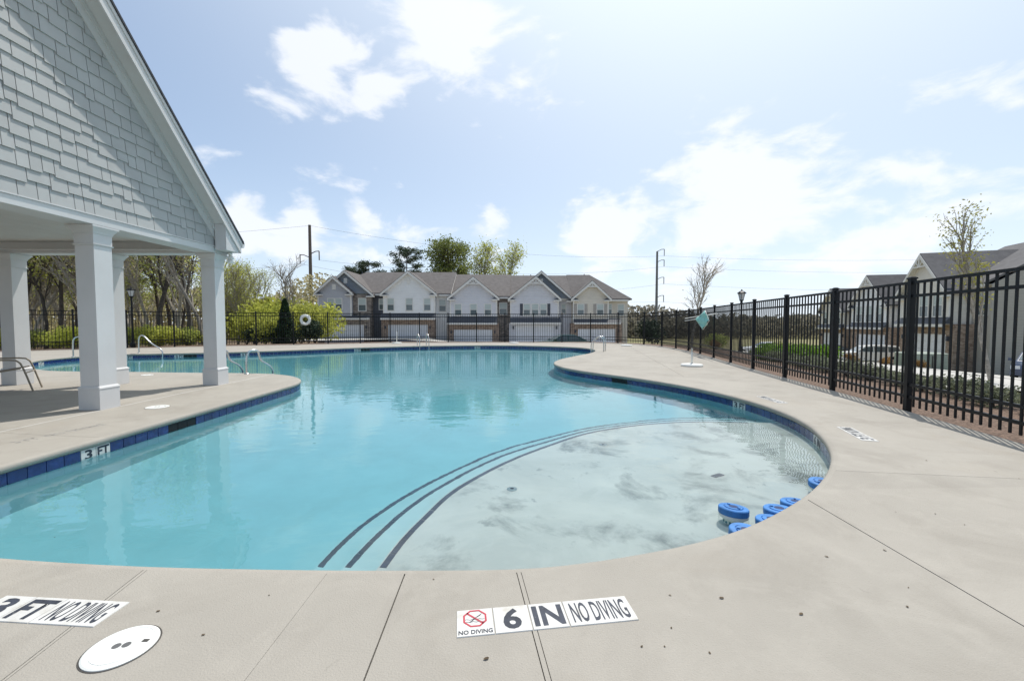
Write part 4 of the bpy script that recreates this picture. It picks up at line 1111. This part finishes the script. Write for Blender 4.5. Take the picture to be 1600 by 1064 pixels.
townhouse((x0, HY, GZ), 0, 'pale blue townhouse with triple window, dark shutters and doubled gable', ux(895)-x0, vz(467, 48), vz(433, 53), D2, S_LAV,
    [bay(x0, 798, 872, 465, 837, 434, S_LAV, S_LAV, 0.0, True), bay(x0, 798, 893, 466, 846, 425, None, S_SLATE, 0.6)],
    [hw(823, 484, 9.5, 17, x0, 0, (SHUT, (-1,))), hw(836, 484, 9.5, 17, x0), hw(849, 484, 9.5, 17, x0, 0, (SHUT, (1,))), hw(882.5, 482, 6, 14, x0, 1.2)],
    (ux(806)-x0, ux(866)-x0, vz(508), 0.1, S_LAV), (ux(797)-x0, ux(876)-x0, vz(504), vz(496), 0.0), vz(505), group='townhouses in a row beyond the far fence')
x0 = ux(895)
townhouse((x0, HY, GZ), 0, 'beige end townhouse with tan shutters, brick garage and hipped roof', ux(985)-x0, vz(469, 48), vz(432, 53), D2, S_BEIGE,
    [bay(x0, 896, 950, 465, 924, 441, S_BEIGE, S_BEIGE, 0.0, True)],
    [hw(907, 484, 9.5, 16, x0, 0, (SHUTL, (-1, 1))), hw(937.5, 484, 9.5, 16, x0, 0, (SHUTL, (-1, 1))), hw(955, 483, 8, 16, x0, 1.2), hw(974, 484, 9, 17, x0, 1.2)],
    (ux(903)-x0, ux(962)-x0, vz(514), 0.1, BRICK), (ux(896)-x0, ux(969)-x0, vz(504), vz(498), 0.0), vz(505), hip=(False, True), group='townhouses in a row beyond the far fence')
# the street row on the right
def row_house(corner, d, zg, label, wall, gm):
    rz = math.atan2(-d[1], -d[0]); w = 7.4
    loc = (corner[0] + d[0]*w, corner[1] + d[1]*w, zg)
    townhouse(loc, rz, label, w, 5.4, 8.6, 11.5, wall, [(0.3, w-1.6, 5.2, w*.42, 7.9, gm, gm, 0.0, True)],
        [(1.6, 4.2, .9, 1.5, 0), (3.2, 4.2, .9, 1.5, 0), (4.7, 4.2, .9, 1.5, 0), (w-.7, 4.2, .8, 1.4, 1.2)],
        (.9, 5.4, 2.2, .1, BRICK), (.1, 6.0, 2.9, 3.4, 0.0), 2.9, roof=ROOFG, group='houses along the street')
row_house((28.9, 26.5), Vector((.30, .95)).normalized(), -1.75, 'nearest street house with taupe side wall and trussed front gable', S_TAUPE, S_CREAM)
row_house((34.6, 37.2), Vector((.2, .98)).normalized(), -2.1, 'street house with white front behind the parked silver wagon', S_CHAR, S_WHITE)
row_house((41.5, 51.0), Vector((.2, .98)).normalized(), -2.3, 'farthest street house with taupe walls behind the dark sedan', S_TAUPE, S_CREAM)

# ------------------------------------------------------------------ vehicles
def car(x, y, rz, label, paint, suv=True, z=None):
    root = thing('parked_car', (x, y, (hgt(x, y)+.06) if z is None else z), label, 'car', 'parked cars', rz=rz, world=False)
    L, Wd = (4.7, 1.86) if suv else (4.6, 1.8)
    if suv: low = [(-2.32, .38), (-2.35, .72), (-2.25, .98), (-1.25, 1.10), (2.25, 1.12), (2.34, .85), (2.32, .40)]; top = [(-1.30, 1.08), (-.55, 1.62), (.3, 1.70), (1.7, 1.66), (2.22, 1.12)]
    else: low = [(-2.27, .32), (-2.3, .62), (-2.15, .82), (-1.05, .95), (1.6, .98), (2.25, .92), (2.3, .6), (2.25, .34)]; top = [(-1.1, .93), (-.25, 1.40), (.75, 1.43), (1.75, .98)]
    def loft(poly, hw_, tuck):
        m = MB(); n = len(poly); rows = [(-hw_, 0), (-hw_*.93, 1), (hw_*.93, 1), (hw_, 0)]
        zb = min(p[1] for p in poly); zt = max(p[1] for p in poly)
        prof = [(-1, 0.03), (-.94, 0.0), (.94, 0.0), (1, .03)]
        for s, ins in prof:
            for (px, pz) in poly:
                t = (pz-zb)/(zt-zb); hwid = hw_*(1-tuck*t)
                cx = sum(p[0] for p in poly)/n; cz = (zb+zt)/2
                m.v.append(Vector((cx+(px-cx)*(1-ins), s*hwid, cz+(pz-cz)*(1-ins))))
        for k in range(3):
            for i in range(n): m.f.append((k*n+i, k*n+(i+1) % n, (k+1)*n+(i+1) % n, (k+1)*n+i))
        m.f.append(tuple(range(n-1, -1, -1))); m.f.append(tuple(3*n+i for i in range(n)))
        return m
    b = recalc(loft(low, Wd/2, .06).build('body', paint, root))
    cab = recalc(loft(top, Wd/2-.10, .17).build('cabin', paint, root))
    # side glass, windscreens
    def lerp(a, b, t): return (a[0]+(b[0]-a[0])*t, a[1]+(b[1]-a[1])*t)
    zb, zt = min(p[1] for p in top), max(p[1] for p in top)
    for s in (-1, 1):
        def hy(zz): return (Wd/2-.10)*(1-.17*(zz-zb)/(zt-zb)) + .006
        if suv: pan = [[(-1.05, 1.14), (-.5, 1.54), (-.02, 1.58), (-.02, 1.14)], [(.06, 1.14), (.06, 1.58), (.92, 1.58), (.92, 1.14)], [(1.0, 1.14), (1.0, 1.58), (1.62, 1.54), (1.98, 1.16)]]
        else: pan = [[(-.82, .99), (-.22, 1.33), (.18, 1.36), (.18, .99)], [(.26, .99), (.26, 1.36), (.74, 1.36), (1.35, 1.0)]]
        for q in pan:
            m = MB(); m.add([(a, s*hy(c), c) for a, c in q] + [(a, s*(hy(c)-.03), c) for a, c in q], [(0,1,2,3), (7,6,5,4), (0,4,5,1), (1,5,6,2), (2,6,7,3), (3,7,4,0)]); recalc(m.build('side_window', GLASS, cab))
    a, c = top[0], top[1]; p, q = lerp(a, c, .12), lerp(a, c, .9)
    nx, nz = -(c[1]-a[1]), (c[0]-a[0]); ln = math.hypot(nx, nz); nx, nz = nx/ln*.008, nz/ln*.008
    for (p, q, sg) in ((lerp(top[0], top[1], .12), lerp(top[0], top[1], .9), 1), (lerp(top[-1], top[-2], .2), lerp(top[-1], top[-2], .85), -1)):
        w0, w1 = Wd/2*.80, Wd/2*.68
        ox, oz = (-.012, .012) if sg == 1 else (.012, .012)
        m = MB(); m.add([(p[0]+ox, -w0, p[1]+oz), (p[0]+ox, w0, p[1]+oz), (q[0]+ox, w1, q[1]+oz), (q[0]+ox, -w1, q[1]+oz), (p[0], -w0, p[1]-.02), (p[0], w0, p[1]-.02), (q[0], w1, q[1]-.02), (q[0], -w1, q[1]-.02)], [(0,1,2,3), (7,6,5,4), (0,4,5,1), (1,5,6,2), (2,6,7,3), (3,7,4,0)]); recalc(m.build('windscreen', GLASS, cab))
    tyre = mat('tyre', (.012, .012, .013), .85); rim = mat('alloy', (.45, .46, .47), .3, .05, metal=.8)
    for sx in (-1.45, 1.4):
        for s in (-1, 1):
            yy = s*(Wd/2-.11); r = .35 if suv else .32
            def disc(rad, t, off):
                m = MB(); pr = [(rad*.8, -t/2), (rad, -t/2+.03), (rad, t/2-.03), (rad*.8, t/2)]
                m.lathe(pr, (0, 0, 0), 24); m.v = [Vector((sx+p.x, yy+off*s+p.z, r+p.y)) for p in m.v]; return m
            wo = recalc(disc(r, .22, 0.0).build('wheel', tyre, root)); recalc(disc(r*.66, .05, .105).build('rim', rim, wo))
            ar = MB(); ar.lathe([(r+.07, -.008), (r+.07, .008)], (0, 0, 0), 24); ar.v = [Vector((sx+p.x, s*(Wd/2-.012)+p.z*.9, r+.02+p.y)) for p in ar.v]; recalc(ar.build('wheel_arch', tyre, b))
    lamp = mat('headlight', (.6, .62, .62), .15, .05); tl = mat('taillight', (.35, .02, .02), .3)
    zl = .82 if suv else .70
    for s in (-1, 1):
        MB().box((-2.335 if suv else -2.29, s*.86, zl-.08), (-2.0, s*.56, zl+.08)).build('headlight', lamp, b)
        MB().box((2.05, s*.87, zl), (2.345 if suv else 2.305, s*.62, zl+.22)).build('taillight', tl, b)
        MB().box((-.95, s*.9, 1.05 if suv else .95), (-.78, s*1.06, 1.2 if suv else 1.08)).build('wing_mirror', paint, b)
    MB().box((-2.352 if suv else -2.30, -.5, .45), (-2.2, .5, .62)).build('grille', tyre, b)
    return root
P_SIL = mat('paint_silver', (.78, .77, .74), .22, .03, 1, spec=.6); P_DARK = mat('paint_charcoal', (.04, .045, .06), .2, .03, 1, spec=.6); P_WHT = mat('paint_white', (.8, .8, .8), .22, .03, 1, spec=.6)
P_BLU = mat('paint_blue', (.03, .05, .10), .2, .03, 1, spec=.6); P_TEAL = mat('paint_green', (.03, .08, .075), .2, .03, 1, spec=.6)
car(31.0, 36.0, math.atan2(-.37, .93), 'silver estate SUV parked nose to the street', P_SIL)
car(32.2, 42.5, math.atan2(-.25, .97), 'dark sedan parked beyond the bright green clump', P_DARK, False)
car(27.8, 45.5, math.atan2(-.1, .99), 'white car parked far down the street by the lamp post', P_WHT, False)
car(26.4, 20.6, R(35), 'dark blue car parked beside the taupe side wall', P_BLU, False)
car(4.05, 33.0, R(8), 'dark green car parked behind the far fence by the pool ladder', P_TEAL, False, z=-1.12)
# driveways laid on the slope
def patch(name, corners, m, lift, n=10):
    a, b, c, d = [Vector((*p, 0)) for p in corners]; mb = MB()
    for j in range(n+1):
        for i in range(n+1):
            p = a.lerp(b, i/n).lerp(d.lerp(c, i/n), j/n); mb.v.append(Vector((p.x, p.y, hgt(p.x, p.y)+lift)))
    mb.f = [(j*(n+1)+i, j*(n+1)+i+1, (j+1)*(n+1)+i+1, (j+1)*(n+1)+i) for j in range(n) for i in range(n)]
    o = recalc(mb.build(name, m)); tag(o, kind='structure'); return o
patch('driveway', [(20, 17), (27.6, 17.5), (29.6, 23), (21, 24)], ROAD, .07)
patch('driveway', [(20, 37), (34, 33.5), (36, 38), (22, 41)], ROAD, .07)
patch('driveway', [(20, 42), (36, 40.5), (37, 46), (21, 47)], ROAD, .075)
patch('driveway', [(-22, 36), (14, 36), (14, 46.8), (-22, 46.8)], ROAD, .07, 14)

# ------------------------------------------------------------------ utility poles and wires
STEELP = mat('galvanised', (.17, .17, .165), .7, .1); WOODP = mat('pole_wood', (.13, .105, .085), .9, .2, 6); CABLE = mat('cable', (.10, .10, .11), .7)
def upole(x, y, top, m, label, arms):
    root = thing('utility_pole', (x, y, -2), label, 'utility pole')
    MB().tube([(x, y, -2.5), (x, y, top)], .34, 12, .22).build('pole', m, root)
    att = []
    for (dx, z) in arms:
        a = MB(); a.tube([(x, y, z-.5), (x+dx*.6, y, z-.05), (x+dx, y, z)], .075, 6); a.tube([(x+dx, y, z), (x+dx, y, z-1.5)], .085, 6); a.build('insulator_arm', m, root); att.append((x+dx, y, z-1.5))
    return att
p1 = upole(-33.7, 70, 17.5, WOODP, 'tall brown utility pole behind the thicket', [(1.5, 13.2), (-1.7, 12.6), (1.5, 8.9)])
p2 = upole(32.9, 95, 17.4, STEELP, 'tall grey steel utility pole right of the townhouses', [(1.6, 17.9), (1.6, 15.5), (1.6, 11.6), (1.6, 7.5)])
def wire(a, b, sag, label):
    a, b = Vector(a), Vector(b); pts = [a.lerp(b, i/24) - Vector((0, 0, sag*4*(i/24)*(1-i/24))) for i in range(25)]
    o = MB().tube(pts, .016, 4).build('power_line', CABLE); tag(o, label, 'power line', 'power lines')
for k, (a, b) in enumerate((((-33.7, 70, 17.4), p2[0]), (p1[0], p2[1]), (p1[2], p2[2]), (p1[1], p2[3]))): wire(a, b, 2.0, 'thin power line strung between the two utility poles')
for k, a in enumerate(((-33.7, 70, 17.4), p1[1], p1[2])): wire(a, (-130, 84, (19, 11, 10)[k]), 1.8, 'thin power line running from the brown pole over the woods')
for k, a in enumerate(p2): wire(a, (170, 100, (21, 17.5, 13, 8.5)[k]), 2.6, 'thin power line running from the steel pole over the street')

# ------------------------------------------------------------------ lamp posts
LAMPG = mat('lamp_glass', (.5, .51, .5), .1, .03)
def lamp(x, y, top, label):
    zb = hgt(x, y) if not inside(x, y, YARD) else 0.0
    root = thing('street_lamp', (x, y, zb), label, 'street lamp', 'black lantern posts')
    MB().lathe([(.10, 0), (.10, .25), (.065, .32), (.045, .9), (.04, top-zb-.62), (.055, top-zb-.60), (.05, top-zb-.5)], (x, y, zb), 12).build('post', IRON, root)
    h = MB().lathe([(.07, -.50), (.10, -.47), (.09, -.45)], (x, y, top), 8).build('lantern', IRON, root)
    MB().lathe([(.085, -.45), (.155, -.17), (.15, -.168)], (x, y, top), 6).build('lantern_glass', LAMPG, h)
    MB().lathe([(.20, -.165), (.19, -.13), (.10, -.06), (.04, -.04), (.035, 0), (.012, .03)], (x, y, top), 8).build('lantern_cap', IRON, h)
    for k in range(6):
        q = 6.283*k/6; MB().tube([(x+.09*math.cos(q), y+.09*math.sin(q), top-.45), (x+.16*math.cos(q), y+.16*math.sin(q), top-.165)], .008, 4).build('lantern_bar', IRON, h)
lamp(-19.15, 21.0, 3.02, 'black lantern post before the woods seen between pavilion columns')
lamp(10.45, 19.0, 2.72, 'black lantern post outside the fence near the teal net')

# ------------------------------------------------------------------ pool furniture and fittings
def chair():
    c = Vector((-9.15, 7.25, 0)); root = thing('lounge_chair', c, 'tan framed sling patio chair under the pavilion', 'chair', rz=R(38), world=False)
    for s in (-1, 1):
        y = s*.29
        arm = [(-.42, y, 0.01), (-.30, y, .32), (-.22, y, .52), (-.14, y, .575), (.30, y, .575), (.40, y, .54), (.45, y, .44), (.56, y, .01)]
        MB().tube([tuple(p) for p in catmull(arm, .05, False)], .0135, 8).build('side_frame', TAN, root, True)
        MB().tube([tuple(p) for p in catmull([(-.62, y*.9, .98), (-.36, y*.9, .52), (-.20, y*.9, .36), (-.10, y*.9, .33), (.15, y*.9, .37), (.42, y*.9, .42)], .05, False)], .012, 8).build('sling_rail', TAN, root, True)
    pr = catmull([(-.62, 0, .98), (-.36, 0, .52), (-.20, 0, .365), (-.10, 0, .335), (.15, 0, .375), (.42, 0, .425)], .05, False)
    for nm, seg in (('back_sling', pr[:len(pr)//2+1]), ('seat_sling', pr[len(pr)//2:])):
        m = MB(); n = len(seg)
        for dz in (0.004, -.004):
            for yy in (-.26, .26): m.v += [Vector((p.x, yy, p.z+dz)) for p in seg]
        for i in range(n-1): m.f += [(i, i+1, n+i+1, n+i), (2*n+i, 3*n+i, 3*n+i+1, 2*n+i+1), (i, 2*n+i, 2*n+i+1, i+1), (n+i, n+i+1, 3*n+i+1, 3*n+i)]
        recalc(m.build(nm, SLING, root))
    for x, z in ((-.33, .26), (.48, .34)): MB().tube([(x, -.285, z), (x, .285, z)], .011, 8).build('cross_bar', TAN, root)
chair()
def handrail(pts, label, group=None, r=.024, name='pool_handrail'):
    root = thing(name, (pts[0][0], pts[0][1], 0), label, 'handrail', group)
    MB().tube([tuple(p) for p in catmull(pts, .04, False)], r, 10).build('rail', STEEL, root, True)
    MB().lathe([(.055, .001), (.055, .012), (.03, .03)], (pts[0][0], pts[0][1], 0), 16).build('escutcheon', STEEL, root)
def fig4(x, y, dx, dy, h, run, label, group=None):
    d = Vector((dx, dy, 0)).normalized(); b = Vector((x, y, 0))
    P = [b, b+Vector((0, 0, h*.55)), b+Vector((0, 0, h*.88))+d*.03, b+Vector((0, 0, h))+d*.13, b+d*.26+Vector((0, 0, h*.95)), b+d*run*.6+Vector((0, 0, h*.55)), b+d*run+Vector((0, 0, h*.22)), b+d*(run+.06)+Vector((0, 0, -.1)), b+d*(run-.05)+Vector((0, 0, -.45)), b+d*(run-.35)+Vector((0, 0, -.75))]
    handrail([tuple(p) for p in P], label, group)
fig4(-15.05, 16.75, 1.0, -.12, .72, 1.0, 'steel stair handrail at the far pool corner left of the lantern')
fig4(-15.75, 14.9, .95, .3, .72, .8, 'steel stair handrail at the narrow end of the pool')
fig4(-6.35, 9.92, .55, .83, .56, .55, 'short steel handrail on the deck tip beside the pavilion corner column', 'short rails at the deck tip')
fig4(-7.15, 9.98, .55, .83, .56, .55, 'short steel handrail behind the pavilion corner column', 'short rails at the deck tip')
def ladder(x, y, dx, dy, label, h=.62, gap=.5):
    d = Vector((dx, dy, 0)).normalized(); s = Vector((-d.y, d.x, 0)); root = thing('pool_ladder', (x, y, 0), label, 'ladder', 'steel pool ladders')
    for k in (-1, 1):
        b = Vector((x, y, 0)) + s*gap/2*k
        P = [b-d*.38, b-d*.38+Vector((0, 0, h*.7)), b-d*.30+Vector((0, 0, h)), b-d*.1+Vector((0, 0, h)), b+d*.12+Vector((0, 0, h*.6)), b+d*.15+Vector((0, 0, -.05)), b+d*.15+Vector((0, 0, -.8))]
        MB().tube([tuple(p) for p in catmull([tuple(p) for p in P], .05, False)], .022, 10).build('rail', STEEL, root, True)
    for z in (-.3, -.6):
        c = Vector((x, y, z)) + d*.15; MB().tube([tuple(c-s*gap/2), tuple(c+s*gap/2)], .03, 8).build('tread', STEEL, root)
ladder(-4.75, 22.32, .45, -.9, 'steel pool ladder at the far edge before the white townhouse')
ladder(3.62, 18.0, -.93, .35, 'steel pool ladder on the right curve near the green car')
def umbrella_base(u, v, label, stub=.42):
    p = G(u, v); root = thing('umbrella_base', (p.x, p.y, 0), label, 'umbrella base', 'empty umbrella bases on the deck')
    MB().lathe([(.29, .001), (.30, .03), (.28, .06), (.10, .075), (.04, .08)], (p.x, p.y, 0), 28).build('base_plate', WPL, root, False)
    t = MB().tube([(p.x, p.y, .07), (p.x, p.y, stub)], .028, 12).build('stem', WPL, root, True)
    MB().tube([(p.x, p.y, stub-.10), (p.x, p.y, stub+.005)], .032, 12).build('collar', STEEL, t)
umbrella_base(1081, 572, 'white umbrella base with short stem on the deck near the teal net', .5)
umbrella_base(979, 540.5, 'white umbrella base by the far fence corner', .1)
umbrella_base(803, 536.5, 'white umbrella base before the pale blue townhouse', .1)
umbrella_base(620, 536.5, 'white umbrella base with stem before the white townhouse', .8)
def life_ring():
    c = Vector((-11.75, 23.78, 1.40)); root = thing('life_ring', c, 'white life ring hung on the far fence', 'life ring')
    n = 28; pts = [(c.x+.24*math.cos(6.2832*k/n), c.y-.1+.13*math.cos(6.2832*k/n)*0, c.z+.24*math.sin(6.2832*k/n)) for k in range(n+1)]
    MB().tube(pts, .075, 10, caps=False).build('ring', WPL, root, True)
    for q in (45, 135, 225, 315):
        a = R(q); MB().tube([(c.x+(.24-.085)*math.cos(a), c.y-.1, c.z+(.24-.085)*math.sin(a)), (c.x+(.24+.085)*math.cos(a), c.y-.1, c.z+(.24+.085)*math.sin(a))], .06, 8).build('band', mat('ring_band', (.35, .36, .36), .6), root)
life_ring()
def net():
    a, b = Vector((7.50, 16.9, 1.46)), Vector((6.92, 13.9, 1.53)); d = (b-a).normalized(); n = Vector((-d.y, d.x, 0)).normalized()
    if n.x > 0: n = -n
    root = thing('skimmer_net', (a.x, a.y, a.z), 'teal pool net on two white poles hung along the fence', 'pool net')
    o = n*.12
    MB().tube([tuple(a+o-d*1.6), tuple(b+o+d*.2)], .017, 8).build('pole', WPL, root)
    MB().tube([tuple(a+o-d*1.6-Vector((0, 0, .11))), tuple(a+o+d*.9-Vector((0, 0, .09)))], .017, 8).build('pole', WPL, root)
    c = a + d*.5 + n*.16
    cor = [c+Vector((0, 0, -.10)), c+d*1.4+Vector((0, 0, .16)), c+d*1.95+Vector((0, 0, -.22)), c+d*1.15+Vector((0, 0, -.52))]
    m = MB(); K = 8
    for j in range(K+1):
        for i in range(K+1):
            p = cor[0].lerp(cor[1], i/K).lerp(cor[3].lerp(cor[2], i/K), j/K); m.v.append(p + n*(.06*math.sin(i*1.1)*math.sin(j*.9)))
    m.f = [(j*(K+1)+i, j*(K+1)+i+1, (j+1)*(K+1)+i+1, (j+1)*(K+1)+i) for j in range(K) for i in range(K)]
    q = m.build('net_cloth', TEAL, root, True); sm = q.modifiers.new('thick', 'SOLIDIFY'); sm.thickness = .012
    MB().tube([tuple(p) for p in cor] + [tuple(cor[0])], .012, 6).build('net_rim', WPL, q)
net()
def floater(u, v, tilt, label):
    p = G(u, v, WZ+.035); root = thing('chlorine_floater', (p.x, p.y, WZ), label, 'floater', 'blue chlorine floaters on the shelf'); root.rotation_euler = tilt
    ORG[root.name] = Vector((0, 0, 0))
    cap = MB().lathe([(.098, .008), (.101, .014), (.101, .05), (.096, .056), (.066, .057), (.064, .052), (.060, .052), (.058, .060), (.034, .061)], (0, 0, 0), 36).build('float_ring', BLUEPL, root, False)
    MB().lathe([(.033, .0615), (.028, .0622)], (0, 0, 0), 20).build('cap_hole', mat('cap_dark', (.01, .03, .11), .5), cap)
    for s in (-1, 1): MB().box((-.006, s*.036, .0618), (.006, s*.055, .068)).build('cap_tab', BLUEPL, cap)
    bd = MB().lathe([(.05, -.14), (.058, -.13), (.062, -.075), (.09, -.03), (.098, -.012), (.098, .0075)], (0, 0, 0), 32).build('canister', WPL, root, False)
    for k in range(14):
        q = 6.283*k/14; MB().box((.0605*math.cos(q)-.004, .0605*math.sin(q)-.004, -.115), (.0605*math.cos(q)+.004, .0605*math.sin(q)+.004, -.08)).build('slot', mat('slot_teal', (.02, .16, .2), .6), bd)
floater(1146, 797, (R(-4), R(5), .3), 'blue and white chlorine floater farthest out from the pool edge')
floater(1165, 833, (R(3), R(-3), 1.3), 'blue chlorine floater tucked against the pool edge beside the outermost one')
floater(1207, 816, (R(2), R(4), 2.1), 'blue chlorine floater half hidden by the pool edge')
floater(1218, 799, (R(-3), R(3), .9), 'blue chlorine floater in the middle of the cluster')
floater(1244, 788, (R(4), R(2), 2.7), 'blue chlorine floater at the cluster end near the deck joint')
floater(1285, 756, (R(-2), R(-4), 1.9), 'lone blue chlorine floater by the curved tile wall')
# drain covers and a brick on the shelf, leaves and acorn caps on the deck
def drain(u, v, r=.07):
    p = W(u, v, Z_SHELF); root = thing('floor_inlet', (p.x, p.y, Z_SHELF), 'small round inlet fitting on the white pool shelf', 'inlet', 'round inlets on the shelf')
    MB().lathe([(r, .001), (r, .008), (r*.8, .014), (r*.4, .016)], (p.x, p.y, Z_SHELF), 20).build('ring', WPL, root); MB().lathe([(r*.38, .0165), (r*.3, .018)], (p.x, p.y, Z_SHELF), 14).build('eye', JOINT, root)
drain(800, 764, .045); drain(942, 695, .045)
p = W(1121, 743, Z_SHELF); o = MB().frustum((0, 0, .001), (.13, .055), (0, 0, .02), (.12, .05)).build('rubber_block', mat('block_grey', (.24, .22, .24), .8)); o.location = p; o.rotation_euler = (0, 0, R(28)); tag(o, 'grey block lying on the white pool shelf', 'block')
rl = random.Random(8); LEAFB = mat('dead_leaf', (.10, .07, .04), .9, .3, 20)
lfm = []
for k in range(3):
    m = MB(); n = 7; m.v = [Vector((0, 0, .006))] + [Vector((math.cos(6.283*i/n)*.016*rl.uniform(.5, 1.2), math.sin(6.283*i/n)*.010*rl.uniform(.6, 1.2), .002+.006*rl.random())) for i in range(n)]
    m.f = [(0, 1+i, 1+(i+1) % n) for i in range(n)]; lfm.append(m.mesh('leaf', LEAFB))
for (u, v) in ((1040, 1010), (1385, 860), (1417, 918), (1415, 948), (1110, 1020), (1045, 930), (1400, 800), (1510, 820), (1424, 690), (1445, 720), (1595, 748), (1048, 981), (1000, 1010), (1130, 935), (1460, 803), (318, 992), (85, 840), (680, 905), (760, 1030), (420, 930), (250, 955), (1290, 870), (1250, 960), (214, 620), (300, 628), (82, 646)):
    p = G(u+rl.uniform(-3, 3), v); o = bpy.data.objects.new('dead_leaf', rl.choice(lfm)); link(o); o.location = (p.x, p.y, .001); o.rotation_euler = (0, 0, rl.uniform(0, 6.28)); s = rl.uniform(.3, .7); o.scale = (s, s, s)
    tag(o, 'tiny curled dead leaf lying on the concrete deck', 'leaf', 'dead leaves on the deck')
# transformer box and bin on the lawn
def ubox():
    x, y = 25.2, 25.6; z = hgt(x, y); root = thing('utility_box', (x, y, z), 'pale green utility box on the dry lawn', 'utility box')
    b = MB().frustum((x, y, z-.1), (1.9, 1.5), (x, y, z+.95), (1.9, 1.4)).build('cabinet', mat('box_green', (.30, .34, .29), .6), root)
    MB().frustum((x, y, z+.952), (1.96, 1.5), (x, y, z+1.0), (1.8, 1.35)).build('cabinet_lid', mat('box_green', (.30, .34, .29)), b)
    MB().box((x-.02, y-.765, z+.1), (x+.02, y-.74, z+.85)).build('door_seam', JOINT, b)
ubox()
